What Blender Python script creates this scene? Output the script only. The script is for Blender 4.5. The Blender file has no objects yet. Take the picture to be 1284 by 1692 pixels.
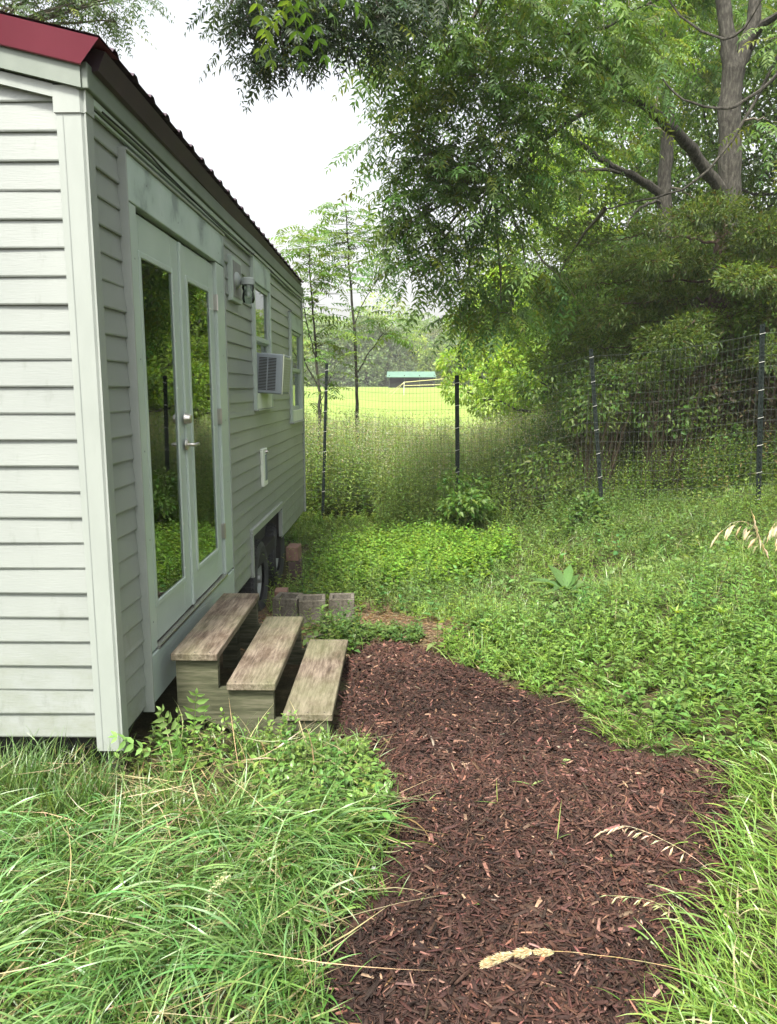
import bpy, math, random
import numpy as np
from mathutils import Vector, Matrix
random.seed(7); rs = np.random.RandomState(11)
R = math.radians
S = bpy.context.scene

# ------------------------------------------------------------------ camera, sky, sun, exposure
FPX, CX, CY, EYE = 1250.0, 642.0, 846.0, 1.72
PITCH = math.atan(201/1250.0); YAW = math.atan(20/1250.0*math.cos(PITCH))
FWD = np.array([-math.sin(YAW)*math.cos(PITCH), math.cos(YAW)*math.cos(PITCH), -math.sin(PITCH)])
RGT = np.array([math.cos(YAW), math.sin(YAW), 0.0]); UP = np.cross(RGT, FWD)
EYEP = np.array([0, 0, EYE])
cd = bpy.data.cameras.new("camera"); cam = bpy.data.objects.new("camera", cd); S.collection.objects.link(cam)
cd.sensor_fit = 'VERTICAL'; cd.sensor_height = 24; cd.lens = 24*FPX/1692; cd.clip_start = .05; cd.clip_end = 3000
m = Matrix(((RGT[0], UP[0], -FWD[0], 0), (RGT[1], UP[1], -FWD[1], 0), (RGT[2], UP[2], -FWD[2], EYE), (0, 0, 0, 1)))
cam.matrix_world = m; S.camera = cam

SUN_EL, SUN_AZ = 58.0, -163.0      # azimuth from +Y towards +X: the sun is behind the viewer, to the left
w = bpy.data.worlds.new("World"); S.world = w; w.use_nodes = True
nt = w.node_tree; nt.nodes.clear()
sky = nt.nodes.new('ShaderNodeTexSky'); sky.sky_type = 'NISHITA'; sky.sun_disc = False
sky.sun_elevation = R(SUN_EL); sky.sun_rotation = R(SUN_AZ); sky.dust_density = 6; sky.air_density = 1.5; sky.ozone_density = 1
hs = nt.nodes.new('ShaderNodeHueSaturation'); hs.inputs['Saturation'].default_value = .22
bg = nt.nodes.new('ShaderNodeBackground'); bg.inputs[1].default_value = .15
wo = nt.nodes.new('ShaderNodeOutputWorld')
nt.links.new(sky.outputs[0], hs.inputs['Color']); nt.links.new(hs.outputs[0], bg.inputs[0]); nt.links.new(bg.outputs[0], wo.inputs[0])
sd = bpy.data.lights.new("sun", 'SUN'); sd.energy = 4.0; sd.angle = R(9.0); sd.color = (1, .95, .84)
so = bpy.data.objects.new("sun", sd); S.collection.objects.link(so)
az = R(SUN_AZ); el = R(SUN_EL)
sdir = Vector((math.sin(az)*math.cos(el), math.cos(az)*math.cos(el), math.sin(el)))
so.rotation_euler = sdir.to_track_quat('Z', 'Y').to_euler()
S.view_settings.view_transform = 'Standard'; S.view_settings.look = 'None'
S.view_settings.exposure = 1.32; S.view_settings.gamma = 1
S.render.engine = 'CYCLES'
cy = S.cycles; cy.max_bounces = 7; cy.diffuse_bounces = 4; cy.glossy_bounces = 3; cy.transmission_bounces = 5
cy.transparent_max_bounces = 8; cy.volume_bounces = 0; cy.caustics_reflective = False; cy.caustics_refractive = False
cy.use_denoising = True; cy.use_adaptive_sampling = True; cy.adaptive_threshold = .015; cy.sample_clamp_indirect = 6

def at(x, y, Y):                    # pixel of the photograph, at world depth Y
    r = FWD + RGT*(x-CX)/FPX - UP*(y-CY)/FPX
    return EYEP + r*(Y/r[1])
def nrm(a): return a/np.maximum(np.linalg.norm(a, axis=-1, keepdims=True), 1e-9)
def smooth(a, b, t): t = np.clip((t-a)/(b-a), 0, 1); return t*t*(3-2*t)
def vnoise(x, y, f, seed=0):        # cheap smooth noise from sines
    r = np.random.RandomState(seed); v = 0
    for i in range(6):
        a = r.uniform(0, 6.28); k = f*(.6+1.1*r.rand()); v = v+np.sin(x*math.cos(a)*k+y*math.sin(a)*k+r.uniform(0, 6.28))
    return v/6*1.6

# ------------------------------------------------------------------ the lie of the land
def gz(x, y):
    x = np.asarray(x, float); y = np.asarray(y, float)
    z = -.3*smooth(5.2, 7.0, y)*(1-smooth(16, 24, y)*.0)
    bank = .21*np.maximum(0, np.sqrt((x-.9)**2+.15)*.5+(x-.9)*.5)
    bank = np.minimum(bank, 2.2+.02*x)*(1-smooth(13, 26, y)*.95)*smooth(-3, 3.5, y+x*.6)
    z = z+bank
    z = z+smooth(18, 110, y)*2.5 + np.maximum(0, y-110)*.045*smooth(110, 150, y)+ .008*np.clip(x, 0, 60)*smooth(30, 90, y)
    z = z+.03*vnoise(x, y, 1.1, 3)*(1-smooth(20, 40, y)*.6)*smooth(-1.0, -.2, np.abs(x)+y*.0)
    z = z+.10*smooth(-1.2, -3.5, x)*smooth(4.5, 2.5, y)
    return z
ML = [(-.28, 4.85), (-.324, 4.6), (-.31, 3.85), (-.299, 3.489), (-.107, 3.089), (-.048, 2.724), (-.073, 2.364), (-.218, 2.03), (-.26, 1.8), (-.34, 1.2)]
MR = [(-.05, 4.95), (.158, 4.86), (.371, 4.473), (.653, 4.102), (.926, 3.861), (.99, 3.4), (1.116, 3.16), (1.42, 3.05), (1.339, 2.746), (1.106, 2.383), (.99, 2.15), (.733, 1.842), (.5, 1.2)]
MP = np.array(ML+MR[::-1])
def inpoly(x, y, P=MP):
    c = np.zeros(np.shape(x), bool); n = len(P)
    for i in range(n):
        x1, y1 = P[i]; x2, y2 = P[(i+1) % n]
        if y1 == y2: continue
        c ^= ((y1 > y) != (y2 > y)) & (x < (x2-x1)*(y-y1)/(y2-y1)+x1)
    return c
def polydist(x, y, P=MP):
    d = np.full(np.shape(x), 9.0)
    for i in range(len(P)):
        a = P[i]; b = P[(i+1) % len(P)]; ab = b-a
        t = np.clip(((x-a[0])*ab[0]+(y-a[1])*ab[1])/(ab@ab), 0, 1)
        d = np.minimum(d, np.hypot(x-a[0]-t*ab[0], y-a[1]-t*ab[1]))
    return d

# ------------------------------------------------------------------ object helpers
def tag(o, label=None, cat=None, group=None, kind=None):
    if label: o['label'] = label
    if cat: o['category'] = cat
    if group: o['group'] = group
    if kind: o['kind'] = kind
    return o
def link(o, parent=None):
    S.collection.objects.link(o)
    if parent is not None: o.parent = parent
    return o
def empty(name, loc=(0, 0, 0), rz=0.0):
    o = bpy.data.objects.new(name, None); o.location = loc; o.rotation_euler = (0, 0, rz); o.empty_display_size = .1
    return link(o)
def meshobj(name, V, F, mat, parent=None, col=None, smooth_=False):
    """V (n,3) array, F (m,3) triangle or (m,4) quad array"""
    V = np.asarray(V, np.float32); F = np.asarray(F, np.int32)
    me = bpy.data.meshes.new(name); me.vertices.add(len(V)); me.vertices.foreach_set('co', V.ravel())
    k = F.shape[1]; me.loops.add(F.size); me.loops.foreach_set('vertex_index', F.ravel())
    me.polygons.add(len(F)); me.polygons.foreach_set('loop_start', np.arange(0, F.size, k, dtype=np.int32))
    if smooth_: me.polygons.foreach_set('use_smooth', np.ones(len(F), bool))
    if col is not None:
        a = me.attributes.new('tint', 'FLOAT_COLOR', 'POINT')
        c = np.ones((len(V), 4), np.float32); c[:, :3] = col; a.data.foreach_set('color', c.ravel())
    me.update(calc_edges=True); me.materials.append(mat)
    return link(bpy.data.objects.new(name, me), parent)
class MB:
    """collects boxes, prisms, tubes into one mesh"""
    def __init__(s): s.v = []; s.f = []
    def add(s, vs, fs):
        n = len(s.v); s.v += [tuple(map(float, v)) for v in vs]; s.f += [tuple(n+i for i in f) for f in fs]; return s
    def box(s, x0, x1, y0, y1, z0, z1, b=0.0, rot=None, c=None):
        if x0 > x1: x0, x1 = x1, x0
        if y0 > y1: y0, y1 = y1, y0
        if z0 > z1: z0, z1 = z1, z0
        b = min(b, (x1-x0)*.45, (y1-y0)*.45, (z1-z0)*.45)
        if b <= 0:
            vs = [(x, y, z) for z in (z0, z1) for x, y in ((x0, y0), (x1, y0), (x1, y1), (x0, y1))]
            fs = [(3, 2, 1, 0), (4, 5, 6, 7), (0, 1, 5, 4), (1, 2, 6, 5), (2, 3, 7, 6), (3, 0, 4, 7)]
        else:
            vs = []; idx = {}
            for i, X in enumerate((x0, x1)):
                for j, Y in enumerate((y0, y1)):
                    for k, Z in enumerate((z0, z1)):
                        sx, sy, sz = (1-2*i)*b, (1-2*j)*b, (1-2*k)*b
                        idx[i, j, k] = len(vs); vs += [(X, Y+sy, Z+sz), (X+sx, Y, Z+sz), (X+sx, Y+sy, Z)]
            q = lambda *a: tuple(idx[t[:3]]+t[3] for t in a); fs = []
            for i in (0, 1): fs.append(q((i, 0, 0, 0), (i, 1, 0, 0), (i, 1, 1, 0), (i, 0, 1, 0)))
            for j in (0, 1): fs.append(q((0, j, 0, 1), (1, j, 0, 1), (1, j, 1, 1), (0, j, 1, 1)))
            for k in (0, 1): fs.append(q((0, 0, k, 2), (1, 0, k, 2), (1, 1, k, 2), (0, 1, k, 2)))
            for i in (0, 1):
                for j in (0, 1): fs.append(q((i, j, 0, 0), (i, j, 0, 1), (i, j, 1, 1), (i, j, 1, 0)))
                for k in (0, 1): fs.append(q((i, 0, k, 0), (i, 0, k, 2), (i, 1, k, 2), (i, 1, k, 0)))
            for j in (0, 1):
                for k in (0, 1): fs.append(q((0, j, k, 1), (0, j, k, 2), (1, j, k, 2), (1, j, k, 1)))
            for i in (0, 1):
                for j in (0, 1):
                    for k in (0, 1): fs.append(q((i, j, k, 0), (i, j, k, 1), (i, j, k, 2)))
        if rot is not None:
            vs = [tuple(rot @ Vector(v)) for v in vs]
        return s.add(vs, fs)
    def tube(s, pts, rad, n=8, cap=True):
        pts = [np.array(p, float) for p in pts]; k = len(pts)
        if np.isscalar(rad): rad = [rad]*k
        vs = []; fs = []; ref = None
        for i, p in enumerate(pts):
            d = pts[min(i+1, k-1)]-pts[max(i-1, 0)]; d = d/max(np.linalg.norm(d), 1e-9)
            if ref is None: ref = np.array([0, 0, 1.]) if abs(d[2]) < .9 else np.array([1., 0, 0])
            a = np.cross(d, ref); a /= max(np.linalg.norm(a), 1e-9); b = np.cross(d, a); ref = np.cross(a, d); ref = ref/max(np.linalg.norm(ref), 1e-9)
            for j in range(n):
                t = 2*math.pi*j/n; vs.append(p+rad[i]*(math.cos(t)*a+math.sin(t)*b))
        for i in range(k-1):
            for j in range(n): fs.append((i*n+j, i*n+(j+1) % n, (i+1)*n+(j+1) % n, (i+1)*n+j))
        if cap: fs += [tuple(range(n))[::-1], tuple((k-1)*n+j for j in range(n))]
        return s.add(vs, fs)
    def lathe(s, prof, c, axis='z', n=24):
        """prof [(radius, height)], revolved about axis through c"""
        vs = []; fs = []
        for r, h in prof:
            for j in range(n):
                t = 2*math.pi*j/n; a, b = r*math.cos(t), r*math.sin(t)
                vs.append({'z': (c[0]+a, c[1]+b, c[2]+h), 'x': (c[0]+h, c[1]+a, c[2]+b), 'y': (c[0]+a, c[1]+h, c[2]+b)}[axis])
        for i in range(len(prof)-1):
            for j in range(n): fs.append((i*n+j, i*n+(j+1) % n, (i+1)*n+(j+1) % n, (i+1)*n+j))
        return s.add(vs, fs)
    def prism(s, poly, a0, a1, plane='xz'):
        """closed polygon in a plane, extruded along the third axis"""
        n = len(poly)
        P = lambda u, v, t: {'xz': (u, t, v), 'yz': (t, u, v), 'xy': (u, v, t)}[plane]
        vs = [P(u, v, a0) for u, v in poly]+[P(u, v, a1) for u, v in poly]
        fs = [tuple(range(n)), tuple(range(n, 2*n))[::-1]]+[(i, (i+1) % n, n+(i+1) % n, n+i) for i in range(n)]
        return s.add(vs, fs)
    def build(s, name, mat, parent=None, smooth_=False, normals=True):
        me = bpy.data.meshes.new(name); me.from_pydata(s.v, [], s.f)
        if normals:
            import bmesh
            bm = bmesh.new(); bm.from_mesh(me); bmesh.ops.recalc_face_normals(bm, faces=bm.faces); bm.to_mesh(me); bm.free()
        if smooth_:
            me.polygons.foreach_set('use_smooth', np.ones(len(me.polygons), bool))
        me.update(); me.materials.append(mat)
        o = link(bpy.data.objects.new(name, me), parent)
        if smooth_:
            me.set_sharp_from_angle(angle=R(40))
        return o

# ------------------------------------------------------------------ materials
def mat(name, rough=.6, spec=.5):
    m = bpy.data.materials.new(name); m.use_nodes = True
    b = m.node_tree.nodes['Principled BSDF']; b.inputs['Roughness'].default_value = rough
    b.inputs['Specular IOR Level'].default_value = spec
    return m, m.node_tree, b
def N(t, kind, **kw):
    n = t.nodes.new('ShaderNode'+kind)
    for k, v in kw.items():
        if k.startswith('i_'):
            kk = k[2:]; kk = int(kk) if kk.isdigit() else kk.replace('_', ' '); n.inputs[kk].default_value = v
        else: setattr(n, k, v)
    return n
def coords(t, scale=(1, 1, 1), rot=(0, 0, 0), kind='Object'):
    tc = N(t, 'TexCoord'); mp = N(t, 'Mapping'); mp.inputs['Scale'].default_value = scale; mp.inputs['Rotation'].default_value = rot
    t.links.new(tc.outputs[kind], mp.inputs[0]); return mp.outputs[0]
def ramp(t, fac, stops):
    r = N(t, 'ValToRGB'); e = r.color_ramp.elements
    while len(e) < len(stops): e.new(.5)
    for i, (p, c) in enumerate(stops): e[i].position = p; e[i].color = (*c, 1)
    t.links.new(fac, r.inputs[0]); return r.outputs[0]
def noise(t, vec, scale, detail=4, rough=.55):
    n = N(t, 'TexNoise', i_Scale=scale, i_Detail=detail, i_Roughness=rough); t.links.new(vec, n.inputs['Vector']); return n.outputs[0]
def mixc(t, f, a, b, mode='MIX'):
    m = N(t, 'Mix', data_type='RGBA', blend_type=mode)
    for s, v in ((m.inputs[0], f), (m.inputs[6], a), (m.inputs[7], b)):
        if hasattr(v, 'node'): t.links.new(v, s)
        elif isinstance(v, (int, float)): s.default_value = v
        else: s.default_value = (*v, 1)
    return m.outputs[2]
def bump(t, b, h, strength=.3, dist=.01):
    n = N(t, 'Bump', i_Strength=strength, i_Distance=dist); t.links.new(h, n.inputs['Height']); t.links.new(n.outputs[0], b.inputs['Normal']); return n
def plain(name, c1, c2=None, scale=6, rough=.6, bscale=None, bstr=.2, bdist=.004, stretch=(1, 1, 1), spec=.5, metal=0):
    m, t, b = mat(name, rough, spec); v = coords(t, stretch); b.inputs['Metallic'].default_value = metal
    t.links.new(ramp(t, noise(t, v, scale), [(.3, c1), (.7, c2 or c1)]), b.inputs['Base Color'])
    if bscale: bump(t, b, noise(t, v, bscale), bstr, bdist)
    return m
def vinyl(name, ax, c1, c2):
    m, t, b = mat(name, .42, .45)
    st = (2, 2, 22)
    v = coords(t, st); v2 = coords(t, (1, 1, 1))
    c = ramp(t, noise(t, v2, 1.6, 5), [(.3, c1), (.7, c2)])
    sp = ramp(t, noise(t, coords(t, (1, 1, .3)), 14, 6, .7), [(.30, (.55, .55, .5)), (.42, (1, 1, 1))])       # grime
    c = mixc(t, .35, c, mixc(t, 1.0, c, sp, 'MULTIPLY'))
    tc = N(t, 'TexCoord'); sx = N(t, 'SeparateXYZ'); t.links.new(tc.outputs['Object'], sx.inputs[0])
    mr = N(t, 'MapRange', i_1=.85, i_2=.15, i_3=0.0, i_4=1.0); t.links.new(sx.outputs[2], mr.inputs[0])   # splashed soil and algae low on the wall
    mm = N(t, 'Math', operation='MULTIPLY'); t.links.new(mr.outputs[0], mm.inputs[0]); t.links.new(ramp(t, noise(t, coords(t, (1, 1, 2)), 5, 7, .7), [(.42, (0, 0, 0)), (.68, (1, 1, 1))]), mm.inputs[1])
    t.links.new(mixc(t, mm.outputs[0], c, mixc(t, .5, c, (.10, .115, .05))), b.inputs['Base Color'])
    bump(t, b, noise(t, v, 9, 5, .6), .25, .003); return m
M = {}
M['siding_end'] = vinyl('vinyl siding pale', 'x', (.196, .214, .203), (.228, .246, .233))
M['siding'] = M['siding_end']
M['trim'] = plain('painted trim', (.30, .36, .325), (.35, .41, .37), 3, .45, 60, .15, .002)
M['corner'] = plain('vinyl corner post', (.225, .248, .23), (.257, .28, .262), 3, .42, 40, .25, .002, (3, 3, 1))
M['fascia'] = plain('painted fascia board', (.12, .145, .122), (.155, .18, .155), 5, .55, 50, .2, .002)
M['door'] = plain('painted door', (.33, .395, .365), (.39, .455, .42), 2.5, .35, 80, .08, .002)
M['patchy'] = None
m_, t, b = mat('patchy primed header board', .5); v = coords(t)
t.links.new(ramp(t, noise(t, v, 2.6, 6, .6), [(.36, (.20, .24, .235)), (.44, (.34, .41, .39)), (.62, (.40, .47, .45)), (.70, (.27, .32, .31))]), b.inputs['Base Color'])
bump(t, b, noise(t, v, 30), .2, .003); M['patchy'] = m_
M['red'] = plain('red roof metal', (.155, .026, .045), (.19, .036, .058), 3, .38, 5, .1, .004, spec=.5)
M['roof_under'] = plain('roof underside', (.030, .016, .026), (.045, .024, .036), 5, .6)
M['roof_groove'] = plain('shaded groove', (.16, .18, .17), (.2, .22, .21), 5, .7)
M['dark'] = plain('dark gap', (.012, .012, .012), (.02, .02, .018), 5, .9)
M['interior'] = plain('dim interior', (.03, .032, .03), (.06, .06, .055), 2, .9)
M['metal'] = plain('satin nickel', (.42, .40, .37), (.5, .48, .45), 12, .28, metal=.9)
M['ac'] = plain('ac case paint', (.155, .185, .205), (.19, .22, .24), 6, .5)
M['fins'] = plain('ac condenser fins', (.20, .24, .13), (.30, .33, .19), 30, .5)
M['white'] = plain('white board', (.52, .58, .50), (.62, .66, .58), 9, .5, stretch=(1, 1, .3))
M['rubber'] = plain('tyre rubber', (.022, .024, .028), (.042, .044, .048), 10, .7, 60, .3, .003)
M['rim'] = plain('white wheel rim', (.24, .27, .26), (.33, .36, .34), 8, .4)
M['slat'] = plain('blind slats', (.42, .47, .44), (.5, .55, .52), 3, .6)
M['soil'] = plain('soil', (.05, .035, .022), (.09, .065, .04), 9, .95, 25, .6, .02)
M['post'] = plain('green black post paint', (.005, .009, .008), (.012, .018, .016), 14, .7, spec=.15)
M['zinc'] = plain('weathered wire', (.035, .045, .04), (.07, .08, .07), 20, .6, metal=.2)
M['reflector'] = plain('pale post tip', (.5, .5, .46), (.6, .6, .56), 9, .6)
M['brick'] = plain('worn reddish brick', (.11, .06, .045), (.19, .115, .088), 14, .9, 50, .5, .006)
M['roofgreen'] = plain('pale green tin roof', (.06, .135, .09), (.085, .17, .12), 2, .45)
M['tape'] = plain('yellow net tape', (.40, .38, .15), (.48, .46, .2), 5, .6)
M['bark'] = None

def bark(name, c1, c2, c3, sc=1.0):
    m, t, b = mat(name, .9, .2); v = coords(t, (9*sc, 9*sc, 2.6*sc))
    n = noise(t, v, 3.2, 8, .65); t.links.new(ramp(t, n, [(.32, c1), (.52, c2), (.7, c3)]), b.inputs['Base Color'])
    bump(t, b, n, .9, .03); return m
M['bark'] = bark('walnut bark', (.018, .017, .014), (.05, .047, .039), (.10, .095, .08))
M['barkdark'] = bark('cedar bark', (.03, .022, .018), (.08, .055, .045), (.13, .10, .085))
M['twig'] = plain('twigs', (.07, .06, .045), (.14, .12, .09), 20, .85)

def woodmat():
    m, t, b = mat('weathered treated lumber', .82, .25)
    v = coords(t, (34, 3.0, 34)); n = noise(t, v, 2.0, 9, .68)
    c = ramp(t, n, [(.30, (.045, .033, .025)), (.46, (.125, .10, .08)), (.6, (.19, .16, .13)), (.78, (.27, .24, .20))])
    blot = ramp(t, noise(t, coords(t, (3, 1, 1)), 4, 7, .75), [(.38, (.42, .34, .27)), (.55, (1, .97, .92))])
    c = mixc(t, .8, c, blot, 'MULTIPLY')
    alg = ramp(t, noise(t, coords(t), 2.2, 4), [(.42, (0, 0, 0)), (.66, (1, 1, 1))])
    c = mixc(t, .22, c, (.15, .19, .08)) if False else mixc(t, alg, c, mixc(t, .35, c, (.13, .16, .075)))
    t.links.new(c, b.inputs['Base Color']); bump(t, b, n, .6, .006); return m
M['wood'] = woodmat()
m_, t, b = mat('algae stained lumber', .85, .2); v = coords(t, (3, 3, 30)); n = noise(t, v, 2.2, 7, .6)
c = ramp(t, n, [(.3, (.03, .033, .018)), (.5, (.065, .068, .04)), (.72, (.115, .11, .075))]); t.links.new(c, b.inputs['Base Color']); bump(t, b, n, .5, .005)
M['woodgreen'] = m_
m_, t, b = mat('rough concrete', .95, .2); v = coords(t); n = noise(t, v, 60, 6, .7)
t.links.new(mixc(t, 1.0, ramp(t, n, [(.3, (.06, .054, .044)), (.6, (.17, .155, .13))]), ramp(t, noise(t, v, 6), [(.35, (.55, .55, .5)), (.6, (1, 1, 1))]), 'MULTIPLY'), b.inputs['Base Color'])
bump(t, b, n, .8, .006); M['concrete'] = m_

def glassmat(name, ior, streak):
    m = bpy.data.materials.new(name); m.use_nodes = True; t = m.node_tree; t.nodes.clear()
    o = N(t, 'OutputMaterial'); mx = N(t, 'MixShader'); tr = N(t, 'BsdfTransparent'); tr.inputs[0].default_value = (.72, .78, .75, 1)
    gl = N(t, 'BsdfGlossy'); gl.inputs['Roughness'].default_value = .015; gl.inputs[0].default_value = (.9, .95, .93, 1)
    fr = N(t, 'Fresnel', i_IOR=ior)
    v = coords(t, (1, .8, streak)); b = N(t, 'Bump', i_Strength=.014, i_Distance=.006)
    t.links.new(noise(t, v, 1.5, 3, .6), b.inputs['Height']); t.links.new(b.outputs[0], gl.inputs['Normal'])
    t.links.new(fr.outputs[0], mx.inputs[0]); t.links.new(tr.outputs[0], mx.inputs[1]); t.links.new(gl.outputs[0], mx.inputs[2]); t.links.new(mx.outputs[0], o.inputs[0])
    return m
M['glass'] = glassmat('door glass', 2.7, 26)
M['winglass'] = glassmat('window glass', 2.5, 3)
M['jar'] = glassmat('lamp glass', 1.6, 8)

def leafmat(name, rough=.46, trans=.48, spec=.35, yellow=(1.35, 1.25, .55)):
    m, t, b = mat(name, rough, spec); a = N(t, 'Attribute', attribute_name='tint')
    t.links.new(a.outputs['Color'], b.inputs['Base Color'])
    tl = N(t, 'BsdfTranslucent'); t.links.new(mixc(t, 1.0, a.outputs['Color'], yellow, 'MULTIPLY'), tl.inputs[0])
    mx = N(t, 'MixShader'); mx.inputs[0].default_value = trans; o = t.nodes['Material Output']
    t.links.new(b.outputs[0], mx.inputs[1]); t.links.new(tl.outputs[0], mx.inputs[2]); t.links.new(mx.outputs[0], o.inputs[0])
    return m
M['leaf'] = leafmat('leaves')
M['grass'] = leafmat('grass blades', .36, .35, .6, (1.2, 1.2, .6))
M['chip'] = None
m_, t, b = mat('dyed wood mulch', .8, .25); a = N(t, 'Attribute', attribute_name='tint')
n = noise(t, coords(t), 90, 5, .7); t.links.new(mixc(t, .8, a.outputs['Color'], ramp(t, n, [(.3, (.45, .42, .4)), (.65, (1.15, 1.1, 1.1))]), 'MULTIPLY'), b.inputs['Base Color']); bump(t, b, n, .5, .003)
M['chip'] = m_

# ------------------------------------------------------------------ ground
def ground_mat():
    m, t, b = mat('ground of soil, litter and field grass', .95, .15)
    tc = N(t, 'TexCoord'); sx = N(t, 'SeparateXYZ'); t.links.new(tc.outputs['Object'], sx.inputs[0])
    v = tc.outputs['Object']
    near = ramp(t, noise(t, v, 7, 8, .7), [(.3, (.022, .022, .011)), (.5, (.045, .042, .02)), (.68, (.10, .08, .045))])
    dirt = ramp(t, noise(t, v, 30, 6, .7), [(.3, (.045, .03, .02)), (.55, (.13, .09, .055)), (.72, (.24, .18, .11))])
    f1 = ramp(t, noise(t, v, .11, 6, .6), [(.35, (.125, .19, .035)), (.65, (.19, .25, .06))])
    n2 = N(t, 'Mapping'); n2.inputs['Scale'].default_value = (.25, 1.2, 1); t.links.new(v, n2.inputs[0])
    field = mixc(t, .55, f1, ramp(t, noise(t, n2.outputs[0], 1.3, 7, .7), [(.3, (.09, .155, .025)), (.7, (.25, .31, .08))]))
    def rng(o, a, b_):
        r = N(t, 'MapRange', i_1=a, i_2=b_, i_3=0.0, i_4=1.0); t.links.new(o, r.inputs[0]); return r.outputs[0]
    d = N(t, 'VectorMath', operation='DISTANCE'); d.inputs[1].default_value = (-.55, 6.1, -.2); t.links.new(v, d.inputs[0])
    c = mixc(t, rng(d.outputs['Value'], 1.9, 1.1), near, dirt)
    c = mixc(t, rng(sx.outputs[1], 15, 24), c, field)
    t.links.new(c, b.inputs['Base Color']); bump(t, b, noise(t, v, 22, 8, .7), .8, .03); return m
u = np.concatenate([np.linspace(-1, 0, 130, endpoint=False), np.linspace(0, 1, 170)])
xs = 6*np.sinh(u*5.2)/np.sinh(5.2)*60
vv = np.linspace(0, 1, 330); ys = -14+ (np.sinh((vv-.2)*6)/np.sinh(4.8)+np.sinh(1.2)/np.sinh(4.8))*600/1.0
ys = np.concatenate([np.linspace(-30, -14, 6, endpoint=False), ys])
XX, YY = np.meshgrid(xs, ys); ZZ = gz(XX, YY)
ins = inpoly(XX, YY); ZZ = ZZ-np.where(ins, .02, 0)
nx, ny = len(xs), len(ys); ii = np.arange(nx*ny).reshape(ny, nx)
F = np.stack([ii[:-1, :-1], ii[:-1, 1:], ii[1:, 1:], ii[1:, :-1]], -1).reshape(-1, 4)
o = meshobj('ground', np.stack([XX, YY, ZZ], -1).reshape(-1, 3), F, ground_mat(), smooth_=True); tag(o, kind='structure')

# ------------------------------------------------------------------ the tiny house on its trailer
WX, EY = -1.215, 3.09                 # long wall plane, end wall plane
YF = 9.52; XB = -3.65; PITCHC = .108; ZB = .222
house = empty('tiny_house', (-2.4, 6.3, 0)); HO = Vector((-2.4, 6.3, 0))
tag(house, 'pale green vinyl sided tiny house on a trailer with red metal roof', 'tiny house')
class HB(MB):                          # house parts written in world coordinates
    def build(s, name, mat, parent=None, smooth_=False, off=None, normals=True):
        p = HO if off is None else off
        s.v = [(x-p[0], y-p[1], z-p[2]) for x, y, z in s.v]
        return MB.build(s, name, mat, parent, smooth_, normals)
def siding(b, P, u0, u1, holes, ntop, lim=None):
    for k in range(ntop):
        z0 = ZB+k*PITCHC; z1 = z0+PITCHC; wob = .0015*math.sin(k*2.3)
        off = lambda z: .0115-.0085*((z-z0)/PITCHC)+wob
        cuts = sorted({z0, z1, *[h[i] for h in holes for i in (2, 3) if z0 < h[i] < z1]})
        for a, c in zip(cuts[:-1], cuts[1:]):
            iv = [(u0, u1 if lim is None else min(u1, lim(z0)))]
            for h in holes:
                if h[2] < (a+c)/2 < h[3]:
                    iv = [q for p in iv for q in ((p[0], min(p[1], h[0])), (max(p[0], h[1]), p[1])) if q[1]-q[0] > 1e-4]
            for p in iv:
                if p[1]-p[0] < .005: continue
                n = max(1, int((p[1]-p[0])/.4)); us = np.linspace(p[0], p[1], n+1)
                for q0, q1 in zip(us[:-1], us[1:]):
                    g = lambda q: .0022*math.sin(q*3.1+k)+.0012*math.sin(q*7+k*1.7)
                    if a == z0:                    # rolled bottom lip
                        b.add([P(q0, z0, 0), P(q1, z0, 0), P(q1, z0, off(z0)+g(q1)), P(q0, z0, off(z0)+g(q0))], [(0, 1, 2, 3)])
                        b.add([P(q0, z0, off(z0)+g(q0)), P(q1, z0, off(z0)+g(q1)), P(q1, z0+.006, off(z0)+.002+g(q1)), P(q0, z0+.006, off(z0)+.002+g(q0))], [(0, 1, 2, 3)])
                        b.add([P(q0, z0+.006, off(z0)+.002+g(q0)), P(q1, z0+.006, off(z0)+.002+g(q1)), P(q1, c, off(c)+g(q1)), P(q0, c, off(c)+g(q0))], [(0, 1, 2, 3)])
                    else:
                        b.add([P(q0, a, off(a)+g(q0)), P(q1, a, off(a)+g(q1)), P(q1, c, off(c)+g(q1)), P(q0, c, off(c)+g(q0))], [(0, 1, 2, 3)])
DOOR = (3.44, 5.25, .2, 2.745); W1 = (6.33, 7.14, 1.56, 2.80); W2 = (8.42, 9.34, 1.365, 2.56); WELL = (6.02, 7.62, .1, .57)
b = HB(); siding(b, lambda u, z, o: (WX-.012+o, u, z), 3.12, YF, [DOOR, W1, W2, WELL], 24)
b.build('side_wall', M['siding'], house, normals=False)
for (u_, k_) in ((5.95, 17), (5.95, 19), (7.7, 20), (7.7, 16), (7.9, 9), (8.1, 6), (6.1, 12), (5.6, 8), (8.0, 11), (5.7, 4), (7.9, 4)):
    z_ = ZB+k_*PITCHC; b = HB(); b.add([(WX+.0035, u_, z_+.008), (WX+.0035, u_+.003, z_+.008), (WX-.0045, u_+.003, z_+PITCHC-.004), (WX-.0045, u_, z_+PITCHC-.004)], [(0, 1, 2, 3)]); b.build('panel_seam', M['roof_groove'], house, normals=False)
RK = lambda x: 2.846+.235*(-1.206-x)           # underside line of the rake board
b = HB(); siding(b, lambda u, z, o: (u, EY+.012-o, z), XB, -1.27, [], 30, lambda z: -1.206-(z-2.846)/.235)
b.build('end_wall', M['siding_end'], house, normals=False)
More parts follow.
